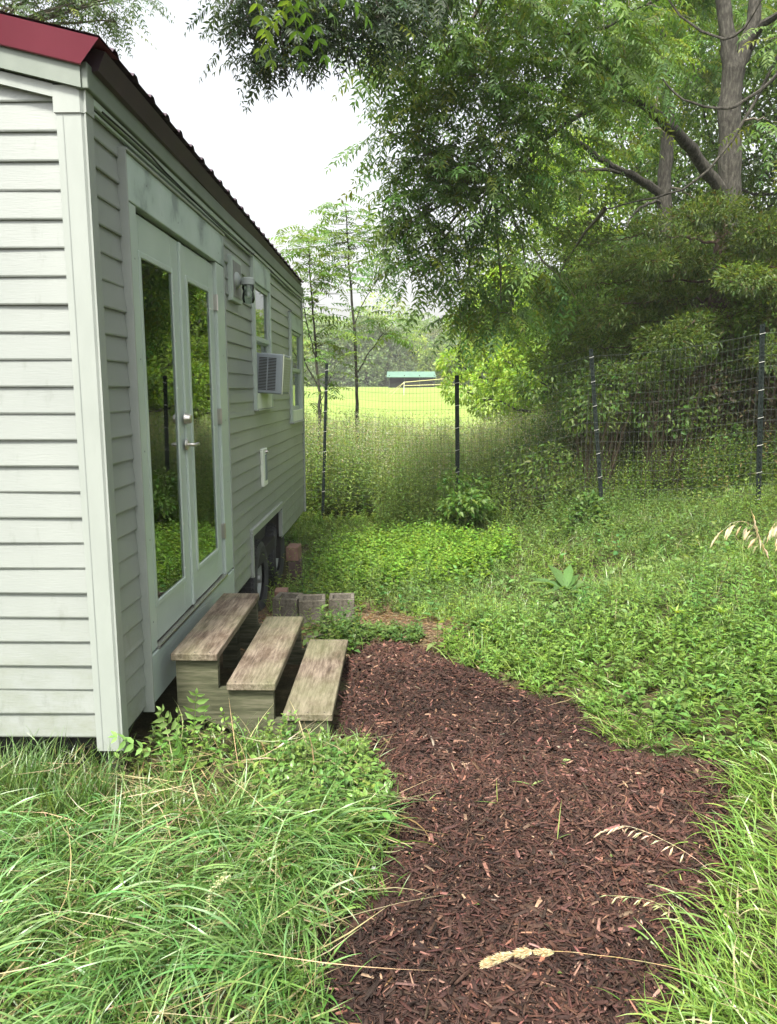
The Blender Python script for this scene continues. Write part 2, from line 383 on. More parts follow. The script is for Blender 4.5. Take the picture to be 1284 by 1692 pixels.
# closed body behind the siding, rear and far walls
b = HB(); b.box(XB+.02, WX-.16, EY+.05, YF-.03, .26, 2.83)
b.box(WX-.16, WX-.02, EY+.05, 3.5, .26, 2.83); b.box(WX-.16, WX-.02, 5.2, 6.38, .6, 2.83); b.box(WX-.16, WX-.02, 7.1, 8.47, .6, 2.83)
b.box(WX-.16, WX-.02, 9.3, YF-.03, .26, 2.83); b.box(WX-.16, WX-.02, 5.2, 6.0, .26, .597); b.box(WX-.16, WX-.02, 7.64, 9.3, .26, .597)
b.box(WX-.16, WX-.02, 3.5, 5.2, .26, .47); b.box(WX-.16, WX-.02, 3.5, 5.2, 2.53, 2.83); b.build('wall_core', M['interior'], house)
# corner posts
b = HB()
b.prism([(-1.318, EY-.020), (-1.222, EY-.020), (-1.214, EY-.012), (-1.202, 3.068), (-1.202, 3.135), (-1.222, 3.135), (-1.222, EY+.02), (-1.318, EY+.02)], .168, 2.765, 'xy')
b.build('corner_post', M['corner'], house)
b = HB(); b.box(-1.2935, -1.2895, EY-.0215, EY-.019, .168, 2.76); b.build('post_groove_shade', M['roof_groove'], house)  # flat strip on the face; the groove's shade is only in its colour
b = HB(); b.prism([(-1.324, EY-.026), (-1.222, EY-.026), (-1.212, EY-.016), (-1.197, 3.062), (-1.197, 3.14), (-1.222, 3.14), (-1.222, EY+.02), (-1.324, EY+.02)], 2.765, 2.862, 'xy')
b.build('post_cap', M['corner'], house)
b = HB(); b.box(WX-.02, WX+.014, YF-.05, YF+.014, .2, 2.86, .003); b.box(WX-.09, WX-.02, YF-.01, YF+.012, .2, 2.86); b.build('corner_post', M['corner'], house)
# rake board, rake trim and the strip under it
def rake(dz0, dz1, y0, y1, x0=-1.206, x1=XB/2-.6, mat_=M['fascia'], name='rake_board', top=False):
    xr = -2.43
    b = HB(); poly = [(x0, RK(x0)+dz0), (x0, RK(x0)+dz1), (xr, RK(xr)+dz1), (XB+.02-.0, RK(x0)+dz1), (XB+.02, RK(x0)+dz0), (xr, RK(xr)+dz0)]
    b.prism(poly, y0, y1, 'xz'); return b.build(name, mat_, house)
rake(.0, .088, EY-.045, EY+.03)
rake(-.052, -.006, EY-.024, EY+.03, x0=-1.322, mat_=M['corner'], name='gable_trim')
rk = HB()
x0, x1 = -1.11, -2.43
pts = [(-1.196, EY-.055, RK(-1.196)+.075), (-1.196, EY-.06, RK(-1.196)+.079), (x0, 2.995, RK(x0)+.172), (x0, 3.2, RK(x0)+.178)]
L = []; 
for (px, sgn) in ((0, 0), (1, 0), (2, 0)):
    dx = {0: 0, 1: x1-(-1.196), 2: XB+1.11-.0}[px]
    if px == 0: L.append([(p[0], p[1], p[2]) for p in pts])
    elif px == 1: L.append([(x1, p[1], p[2]+.235*((p[0])-x1)) for p in pts])
    else: L.append([(XB-(p[0]+1.206), p[1], p[2]) for p in pts])
vs = [v for l in L for v in l]; vs += [(v[0], v[1]+.004, v[2]-.003) for v in vs]
fs = []
for a in range(2):
    for i in range(3): fs += [(a*4+i, a*4+i+1, a*4+5+i, a*4+4+i)]
rk.add(vs[:12], fs); rk.build('rake_trim', M['red'], house, normals=False)
b = HB(); b.lathe([(0, -.008), (.006, -.008), (.012, 0)], (-1.28, 3.03, RK(-1.28)+.125), 'y', 12); b.build('screw', M['dark'], house)
# roof: corrugated sheet, its eave slightly out of parallel with the wall
def eave(y): f = (y-3.0)/6.4; return (-1.107-.062*f, 3.0-.012*f)
b = HB(); yy = []; y = 2.995
while y < 9.42:
    yy += [(y, 0), (y+.135, 0), (y+.155, .019), (y+.19, .019), (y+.21, 0)]; y += .229
ys_ = [q for q in yy if q[0] <= 9.45]
for side in (0, 1):
    vs = []
    for (y, h) in ys_:
        ex, ez = eave(y)
        if side: vs += [(XB-.08, y, ez+h), (-2.43, y, ez+.315+h)]
        else: vs += [(ex, y, ez+h+.004), (-2.43, y, ez+.315+h)]
    n = len(ys_); b.add(vs, [(2*i, 2*i+1, 2*i+3, 2*i+2) for i in range(n-1)])
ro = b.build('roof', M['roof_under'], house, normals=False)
b = HB(); b.box(-2.55, -2.31, 2.99, 9.45, 3.30, 3.35, .01); b.build('ridge_cap', M['red'], house)
# soffit deck under the sheet and the side fascia, frieze trims, cable
b = HB(); vs = []
for y in (3.10, 9.40):
    ex, ez = eave(y); vs += [(ex+.012-.03, y, ez-.008), (-1.30, y, ez+.03), (-1.30, y, ez-.1), (ex-.05, y, ez-.075)]
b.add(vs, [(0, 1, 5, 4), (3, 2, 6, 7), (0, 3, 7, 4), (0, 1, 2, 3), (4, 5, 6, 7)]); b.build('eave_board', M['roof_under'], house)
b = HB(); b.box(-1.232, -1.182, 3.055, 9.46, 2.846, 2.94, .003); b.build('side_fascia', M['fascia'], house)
b = HB(); b.box(-1.215, -1.196, 3.14, 9.47, 2.812, 2.842, .003); b.box(-1.215, -1.2, 3.14, 9.47, 2.785, 2.797, .002); b.build('frieze_trim', M['trim'], house)
cp = [(-1.187, y, 2.805+.012*math.sin(y*2.1)-.01*(y > 4)) for y in np.arange(3.2, 9.3, .2)]
b = HB(); b.tube(cp, .0045, 6); b.build('cable', M['dark'], house)
# underside, chassis
b = HB(); b.box(XB+.05, WX-.06, EY+.06, YF-.06, .14, .258); b.box(-1.75, -1.65, 3.3, 9.5, .02, .14); b.box(-1.95, -1.9, 3.2, 9.4, -.05, .14)
b.build('chassis', M['dark'], house)
b = HB(); b.box(-1.30, -1.24, EY+.02, EY+.09, .0, .17); b.box(XB+.3, -1.34, EY+.14, EY+.18, .0, .24); b.build('under_shade_fill', M['dark'], house)  # near-black boxes standing in for the shade under the end wall

# --- french doors
b = HB(); X0, X1 = WX-.05, WX+.026
b.box(X0, X1, 3.44, 3.545, .475, 2.535, .004); b.box(X0, X1, 5.03, 5.25, .475, 2.535, .004)
b.box(WX-.02, X1+.002, 3.44, 5.25, .222, .462, .004); b.build('door_casing', M['door'], house)
b = HB(); b.box(WX-.02, X1+.003, 3.438, 5.252, 2.538, 2.735, .003); hd = b.build('door_header', M['patchy'], house)
b = HB(); b.box(WX-.02, X1+.014, 3.425, 5.262, 2.736, 2.75, .003); b.box(WX-.02, X1+.008, 3.424, 3.437, .19, 2.75, .002); b.box(WX-.02, X1+.004, 5.252, 5.262, .222, 2.735, .002); b.build('drip_edge', M['corner'], house)
b = HB(); b.box(WX-.03, WX+.036, 3.55, 5.03, .464, .480, .002); b.build('threshold', M['metal'], house)
def door(y0, y1, g0, g1, name):
    gz0, gz1 = .69, 2.325; x0, x1 = WX-.036, WX+.006
    b = HB()
    b.box(x0, x1, y0, g0, .487, 2.515, .003); b.box(x0, x1, g1, y1, .487, 2.515, .003)
    b.box(x0, x1-.0005, g0, g1, .487, gz0); b.box(x0, x1-.0005, g0, g1, gz1, 2.515)
    d = b.build(name, M['door'], house)
    f = HB(); e = .030; xx = x1+.008
    for (a, c, e0, e1) in ((g0-e, g0, gz0-e, gz1+e), (g1, g1+e, gz0-e, gz1+e)): f.box(x1-.004, xx, a, c, e0, e1, .004)
    f.box(x1-.004, xx-.001, g0, g1, gz0-e, gz0, .004); f.box(x1-.004, xx-.001, g0, g1, gz1, gz1+e, .004)
    f.build('glass_frame', M['door'], d)
    g = HB(); g.box(x1-.004, x1-.001, g0, g1, gz0, gz1); g.build('pane', M['glass'], d)
    s = HB()
    z = gz0+.01
    while z < gz1-.01:
        s.add([(x1-.010, g0+.001, z), (x1-.010, g1-.001, z), (x1-.022, g1-.001, z+.014), (x1-.022, g0+.001, z+.014)], [(0, 1, 2, 3)]); z += .022
    s.build('blind', M['slat'], d, normals=False)
    for i, zz in enumerate(np.linspace(gz0+.05, gz1-.1, 7)):
        sc = HB(); sc.lathe([(0, .003), (.004, .003), (.005, 0)], (xx, g1+e*.5, zz), 'x', 8); sc.build('screw', M['metal'], d)
    return d
d1 = door(3.553, 4.268, 3.622, 4.10, 'door'); d2 = door(4.275, 5.02, 4.40, 4.88, 'door')
b = HB(); b.box(WX+.004, WX+.02, 4.235, 4.272, .49, 2.51, .003); b.build('astragal', M['door'], d1)
b = HB(); b.lathe([(.0, .034), (.022, .034), (.026, .028), (.030, .004), (.032, 0)], (WX+.02, 4.21, 1.565), 'x', 20); b.build('deadbolt', M['metal'], d1)
b = HB(); b.lathe([(.0, .012), (.022, .012), (.031, .004), (.033, 0)], (WX+.02, 4.215, 1.42), 'x', 20)
b.tube([(WX+.03, 4.215, 1.42), (WX+.062, 4.215, 1.42), (WX+.07, 4.23, 1.42), (WX+.068, 4.28, 1.422), (WX+.06, 4.325, 1.415)], [.010, .010, .0105, .009, .007], 10)
b.build('handle', M['metal'], d1, True)
for z in (.78, 1.55, 2.28):
    b = HB(); b.box(WX+.004, WX+.0275, 5.014, 5.036, z-.05, z+.05, .002); b.tube([(WX+.028, 5.024, z-.052), (WX+.028, 5.024, z+.052)], .006, 8); b.build('hinge', M['metal'], d2)

for (ny_, nz_) in ((3.49, .62), (3.50, 1.02), (3.49, 1.44), (3.50, 1.86), (3.49, 2.3), (5.14, .66), (5.15, 1.1), (5.14, 1.52), (5.15, 1.95), (5.14, 2.36), (3.7, 2.66), (4.2, 2.6), (4.7, 2.67), (5.1, 2.6)):
    b = HB(); b.lathe([(0, .0012), (.004, .001), (.0045, 0)], (WX+.0292, ny_, nz_), 'x', 8); b.build('nail', M['roof_groove'], house)
# --- windows
def window(Y0, Y1, Z0, Z1, hz, boardz, mid, lowdark, glass_top, curtain=False):
    xo = WX+.024; wn = HB()
    wn.box(WX-.03, xo, Y0, Y0+.05, Z0, Z1, .003); wn.box(WX-.03, xo, Y1-.05, Y1, Z0, Z1, .003)
    wn.box(WX-.03, xo-.001, Y0+.05, Y1-.05, Z1-.02, Z1, .002)
    w_ = wn.build('window', M['trim'], house)
    h = HB(); h.box(WX-.02, xo+.001, Y0+.051, Y1-.051, hz, Z1-.021, .002); h.build('header_board', M['patchy'], w_)
    h = HB(); h.box(WX-.02, xo+.012, Y0-.01, Y1+.01, Z1+.001, Z1+.012, .002); h.build('drip_edge', M['corner'], w_)
    s = HB(); a, c = Y0+.052, Y1-.052
    for (z0, z1, dx) in ((mid, hz-.002, .0), (boardz, mid+.02, -.016)):
        s.box(WX-.02+dx, WX+.008+dx, a, a+.04, z0, z1, .002); s.box(WX-.02+dx, WX+.008+dx, c-.04, c, z0, z1, .002)
        s.box(WX-.02+dx, WX+.007+dx, a+.04, c-.04, z0, z0+.04, .002); s.box(WX-.02+dx, WX+.007+dx, a+.04, c-.04, z1-.035, z1, .002)
    s.build('sash', M['trim'], w_)
    g = HB(); g.box(WX-.01, WX-.007, a+.04, c-.04, mid+.04, hz-.037); g.build('pane', M['winglass'], w_)
    g = HB(); g.box(WX-.026, WX-.023, a+.04, c-.04, boardz+.04, mid-.015); g.build('pane', M['winglass'], w_)
    bd = HB(); bd.box(WX-.02, xo-.002, Y0+.051, Y1-.051, Z0+.004, boardz-.003, .002); bd.build('sill_board', M['white'], w_)
    bd = HB(); bd.box(WX-.02, xo+.016, Y0-.012, Y1+.012, Z0-.012, Z0+.002, .002); bd.build('sill', M['corner'], w_)
    return w_
w1 = window(*W1, 2.60, 1.70, 2.13, True, True)
w2 = window(*W2, 2.38, 1.50, 1.93, True, True)
cb = HB()
for (cy_, cz_, r) in ((8.88, 2.15, .10), (8.80, 2.05, .07), (8.97, 2.25, .06), (8.9, 2.02, .06), (8.86, 2.28, .05), (9.0, 2.1, .05)):
    pts = [(WX-.05, cy_+r*(1-k/28)*math.cos(k*.55), cz_+r*(1-k/28)*math.sin(k*.55)) for k in range(24)]; cb.tube(pts, .006, 5)
cb.build('lace_curtain', M['white'], w2)

# --- porch lamp with its mounting board
b = HB(); b.box(WX-.01, WX+.028, 5.50, 5.83, 2.35, 2.66, .004); pl = b.build('porch_lamp', M['trim'], house)
b = HB(); b.box(WX+.024, WX+.031, 5.535, 5.795, 2.38, 2.63); b.build('mounting_block', plain('weathered grey mounting block', (.16, .16, .16), (.22, .22, .22), 12), pl)
b = HB(); b.lathe([(.0, .03), (.03, .03), (.055, .014), (.060, 0)], (WX+.031, 5.62, 2.50), 'x', 24)
b.tube([(WX+.05, 5.62, 2.50), (WX+.085, 5.62, 2.505), (WX+.10, 5.62, 2.51)], [.016, .014, .014], 10)
b.lathe([(.0, .03), (.034, .03), (.046, .022), (.048, -.02), (.045, -.022)], (WX+.115, 5.62, 2.49), 'z', 24)
b.build('lamp_arm', plain('grey lamp casting', (.20, .23, .22), (.27, .30, .29), 9, .4), pl, True)
b = HB(); b.lathe([(.040, 0), (.046, -.02), (.036, -.045), (.043, -.07), (.046, -.10), (.038, -.125), (.015, -.132), (0, -.133)], (WX+.115, 5.62, 2.47), 'z', 24); b.build('glass_jar', M['jar'], pl, True)
b = HB(); b.lathe([(.012, 0), (.014, -.02), (.026, -.05), (.024, -.07), (.01, -.086), (0, -.088)], (WX+.115, 5.62, 2.468), 'z', 16); b.build('bulb', M['white'], pl, True)
# --- power inlet plate low on the wall
b = HB(); b.box(WX-.005, WX+.022, 6.55, 6.76, .885, 1.215, .004); pp = b.build('inlet_plate', M['white'], house)
b = HB(); b.box(WX+.0185, WX+.026, 6.635, 6.735, .93, 1.16, .002); b.build('inlet_cover', M['ac'], pp)
b = HB(); b.lathe([(0, .02), (.014, .02), (.018, 0)], (WX+.024, 6.68, 1.185), 'x', 12); b.build('latch', M['metal'], pp)
# --- wheel well trim and wheels
b = HB(); x0, x1 = WX-.03, WX+.02
b.box(x0, x1, 6.02, 7.62, .575, .600, .003); b.box(x0, x1-.006, 6.045, 7.60, .535, .573, .003); b.box(x0, x1, 6.02, 6.055, .20, .572, .003); b.box(x0, x1-.008, 7.60, 7.62, .24, .572, .003)
b.build('wheel_well_trim', M['corner'], house)
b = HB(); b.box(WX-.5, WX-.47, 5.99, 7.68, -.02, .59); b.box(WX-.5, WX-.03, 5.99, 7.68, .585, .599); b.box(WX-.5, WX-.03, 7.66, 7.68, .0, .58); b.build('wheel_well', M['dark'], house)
def wheel(yc, zc):
    c = (WX-.055, yc, zc); Rr = .355
    t_ = HB(); t_.lathe([(.205, -.02), (.26, .0), (.30, .004), (.335, -.012), (.350, -.03), (.355, -.06), (.355, -.16), (.345, -.19), (.3, -.21), (.2, -.2)], c, 'x', 48)
    for k in range(52):
        a = 2*math.pi*k/52
        for (xa, xb) in ((-.035, -.075), (-.085, -.125), (-.135, -.18)):
            rot = Matrix.Translation(Vector(c)) @ Matrix.Rotation(a, 4, 'X')
            t_.box(xb, xa, -.012, .012, .352, .3635, 0, rot)
        rot = Matrix.Translation(Vector(c)) @ Matrix.Rotation(a+.03, 4, 'X'); t_.box(-.034, -.014, -.009, .009, .325, .352, 0, rot)
    ty = t_.build('wheel', M['rubber'], house); c = (c[0]-.05, yc, zc)
    r_ = HB(); r_.lathe([(.212, -.018), (.208, .004), (.196, .004), (.190, -.03), (.165, -.055), (.150, -.03), (.09, -.022), (.07, -.022), (.06, -.03)], c, 'x', 40); r_.build('rim', M['rim'], ty, True)
    h_ = HB(); h_.lathe([(.065, -.03), (.045, -.02), (.040, .03), (.034, .038), (0, .04)], c, 'x', 24)
    for k in range(5):
        a = 2*math.pi*k/5; h_.lathe([(0, .0), (.01, .0), (.011, -.02)], (c[0], c[1]+.075*math.cos(a), c[2]+.075*math.sin(a)), 'x', 6)
    h_.build('hub', plain('dull hub metal', (.16, .17, .17), (.26, .27, .26), 20, .5, metal=.4), ty, True)
wheel(6.78, .005); wheel(7.80, .045)

# ------------------------------------------------------------------ window air conditioner
ac = empty('air_conditioner', (WX, 6.68, 1.70)); tag(ac, 'grey window air conditioner with louvred side sticking out of the house wall', 'air conditioner')
rot = Matrix.Rotation(R(4), 4, 'Y')
def acb(): return MB()
b = acb(); b.box(-.06, .205, -.20, .21, .0, .335, .008, rot); b.build('case', M['ac'], ac)
b = acb()
for k in range(22):
    z = .03+k*.0125
    for (xa, xb) in ((.004, .072), (.082, .150)): b.box(xa, xb, -.2025, -.199, z, z+.0065, 0, rot)
b.build('side_louvre', M['dark'], ac)
b = acb(); b.box(.203, .209, -.185, .195, .02, .315, 0, rot); b.build('condenser', M['fins'], ac)
b = acb()
for k in range(13): b.box(.2085, .2125, -.185, .195, .03+k*.0225, .034+k*.0225, 0, rot)
for k in range(6): b.box(.2087, .2128, -.178+k*.073, -.172+k*.073, .022, .312, 0, rot)
b.box(.204, .214, -.2, -.186, .0, .335, 0, rot); b.box(.204, .214, .196, .21, .0, .335, 0, rot)
b.build('rear_grille', plain('pale grille paint', (.32, .36, .28), (.38, .42, .33), 8), ac)

# ------------------------------------------------------------------ wooden steps
st = empty('wooden_steps', (-.72, 4.05, 0)); SO = Vector((-.72, 4.05, 0))
tag(st, 'weathered grey three tread wooden steps below the glass doors', 'steps')
class SBd(HB):
    def build(s, name, mat, parent=None, smooth_=False, normals=True): return HB.build(s, name, mat, parent, smooth_, SO, normals)
TR = [(-1.112, -.885, .462, 3.49, 4.60), (-.845, -.607, .312, 3.49, 4.60), (-.577, -.331, .152, 3.50, 4.63)]
for i, (x0, x1, z, y0, y1) in enumerate(TR):
    b = SBd(); b.box(x0, x1, y0, y1, z-.038, z, .004)
    td = b.build('tread', M['wood'], st)
    for yy_ in (y0+.02, y1-.02):
        for xx_ in (x0+.04, (x0+x1)/2, x1-.04): n = SBd(); n.lathe([(0, .0006), (.004, .0006), (.0045, -.001)], (xx_, yy_, z), 'z', 8); n.build('screw', M['dark'], td)
for y0 in (3.515, 4.535):
    b = SBd(); zt = [t_[2]-.0385 for t_ in TR]
    poly = [(-1.095, .10), (-1.095, zt[0]), (-.89, zt[0]), (-.89, zt[1]), (-.62, zt[1]), (-.62, zt[2]), (-.35, zt[2]), (-.34, -.04), (-.60, -.04), (-1.0, .13)]
    b.prism(poly, y0, y0+.038, 'xz'); b.build('stringer', M['woodgreen'], st)
b = SBd(); b.box(-1.09, -1.0, 3.56, 3.65, -.03, .42); b.box(-1.09, -1.0, 4.44, 4.53, -.06, .42); b.box(-1.085, -1.05, 3.66, 4.43, .33, .42, .003); b.box(-.90, -.86, 3.554, 4.534, .18, .22, .003); b.build('frame', M['woodgreen'], st)

# ------------------------------------------------------------------ blocks and bricks beside the wheels
def half_block(x, y, rz, label, z=None, tilt=0):
    z = float(gz(x, y)) if z is None else z
    o = empty('cinder_block', (x, y, z), rz); o.rotation_euler = (tilt, 0, rz)
    tag(o, label, 'cinder block', 'hollow concrete blocks')
    b = MB(); w_, h_, t_ = .098, .195, .03
    for a in ((-w_, w_, -w_, -w_+t_), (-w_, w_, w_-t_, w_), (-w_, -w_+t_, -w_+t_, w_-t_), (w_-t_, w_, -w_+t_, w_-t_)): b.box(*a, -.02, h_, .005)
    b.build('shell', M['concrete'], o)
    b = MB(); b.box(-w_+t_, w_-t_, -w_+t_, w_-t_, -.02, .03); b.build('core_dirt', M['soil'], o)
    return o
half_block(-.66, 5.50, .10, 'grey hollow concrete block standing beside the reddish brick, middle of three in a row', z=-.01)
half_block(-.86, 5.62, -.12, 'grey hollow concrete block nearest the front wheel', z=-.03)
half_block(-.455, 5.72, .05, 'low grey hollow concrete block at the right end of the row', z=-.06)
half_block(-.54, 4.86, .35, 'hollow concrete block just behind the lowest step, half hidden by weeds', z=-.12, tilt=.1)
def brickobj(name, x, y, z0, sx, sy, sz, rz, label, cat, n=1, rx=0, ry=0, mat_=None):
    o = empty(name, (x, y, z0)); o.rotation_euler = (rx, ry, rz); tag(o, label, cat)
    b = MB()
    for k in range(n): b.box(-sx/2+.003*k, sx/2+.003*k, -sy/2, sy/2, k*sz+.001*k, (k+1)*sz-.002, .004)
    return b.build('brick', mat_ or M['brick'], o)
def brick1(name, x, y, z0, sx, sy, sz, rz, label, cat, group=None, rx=0, ry=0, mat_=None):
    b = MB(); b.box(-sx/2, sx/2, -sy/2, sy/2, 0, sz, .005)
    o = b.build(name, mat_ or M['brick']); o.location = (x, y, z0); o.rotation_euler = (rx, ry, rz); tag(o, label, cat, group); return o
M['brickdark'] = plain('darker brick', (.035, .024, .022), (.07, .045, .04), 14, .9, 50, .5, .006)  # darker brown for the two lower bricks of the stack
brick1('wheel_chock_block', -.955, 5.90, -.12, .10, .12, .26, .05, 'reddish wooden chock standing against the front wheel', 'block')
brick1('brick', -1.06, 7.45, -.30, .13, .22, .17, .0, 'lower dark brick of the stack beyond the rear wheel', 'brick', 'bricks by the wheels', mat_=M['brickdark'])
brick1('brick', -1.06, 7.45, -.129, .125, .21, .17, .06, 'middle dark brick of the stack beyond the rear wheel', 'brick', 'bricks by the wheels', mat_=M['brickdark'])
brick1('brick', -1.07, 7.44, .042, .12, .20, .14, -.04, 'topmost reddish brick of the stack beyond the rear wheel', 'brick', 'bricks by the wheels')
brick1('brick', -.46, 5.17, -.04, .17, .26, .075, -.25, 'tilted salmon coloured brick leaning among the weeds by the blocks', 'brick', 'bricks by the wheels', rx=.12, ry=.18)
brick1('board_scrap', -.86, 5.22, -.03, .20, .14, .03, .1, 'short board scrap lying behind the middle step', 'board', mat_=M['woodgreen'])

# ------------------------------------------------------------------ fence
posts = []
def tpost(x, y, zt, lean, label, tw=.042):
    z0 = float(gz(x, y)); h = zt-z0
    o = empty('fence_post', (x, y, z0)); o.rotation_euler = (0, lean, 0)
    tag(o, label, 'fence post', 'dark steel fence posts')
    b = MB(); b.box(-tw/2, tw/2, -.004, .002, -.1, h, .001); b.box(-.004, .004, .002, .035, -.1, h, .001)
    for k in range(int(h/.054)): b.box(-.008, .008, -.012, -.004, .05+k*.054, .072+k*.054, .001)
    b.build('post', M['post'], o)
    for k in range(7):
        z = h-.10-k*.3
        if z > .1: c_ = MB(); c_.tube([(-tw/2-.003, -.008, z-.006), (0, -.016, z), (tw/2+.003, -.008, z+.006), (tw/2+.003, .02, z+.004)], .0022, 5); c_.build('wire_clip', M['reflector'], o)
    posts.append((x, y, z0, zt)); return o
P1 = at(540, 600, 11.3); P2 = at(755, 620, 10.3); P3 = at(976, 575, 9.6); P4 = at(1260, 535, 8.4)
def post_at(top, Yp, bx, by, label, tw):
    xb = float(at(bx, by, Yp)[0]); zb = float(at(bx, by, Yp)[2]); z0 = float(gz(xb, Yp)); sl = (top[0]-xb)/(top[2]-zb); xb -= sl*(zb-z0)
    tpost(xb, Yp, top[2], math.atan(sl), label, tw)
post_at(P1, 11.3, 533, 868, 'dark steel fence post nearest the far corner of the house', .045)
post_at(P2, 10.3, 756, 770, 'dark steel fence post standing in front of the badminton net', .058)
post_at(P3, 9.6, 990, 775, 'leaning dark steel fence post in the middle of the right thicket', .052)
post_at(P4, 8.4, 1254, 780, 'dark steel fence post at the right edge under the cedar', .058)
P5 = np.array([P4[0]+2.2, 7.6, P4[2]+.25]); P0 = np.array([-4.2, 12.2, 2.0])
wf = empty('wire_fence', (P2[0], 10.3, float(gz(P2[0], 10.3)))); tag(wf, 'welded wire mesh fence strung between the dark steel posts', 'fence')
tops = [(-4.2, 12.2), (P1[0], 11.3), (P2[0], 10.3), (P3[0], 9.6), (P4[0], 8.4), (P5[0], 7.6)]
topz = [1.75, P1[2]-.24, P2[2]-.10, P3[2]-.10, P4[2]-.10, P5[2]-.1]
for k in range(5):
    a = np.array(tops[k]); c = np.array(tops[k+1]); za, zc = topz[k], topz[k+1]; Ln = np.linalg.norm(c-a)
    b = MB(); nn = 14; H_ = 1.75; rows = 15
    def wp(f, d):
        p = a+(c-a)*f; z = za+(zc-za)*f-.05*math.sin(math.pi*f)-d
        p2 = .02*math.sin(f*9+d*3+k)
        return (p[0]-wf.location[0], p[1]+.02+p2-wf.location[1], z-wf.location[2])
    for r_ in range(rows+1): b.tube([wp(i/nn, H_*r_/rows) for i in range(nn+1)], .0014 if r_ else .0020, 4, False)
    nv = int(Ln/.055)
    for i in range(nv+1): b.tube([wp(i/nv, H_*q/4) for q in range(5)], .0012, 4, False)
    b.build('wire_panel', M['zinc'], wf, normals=False)

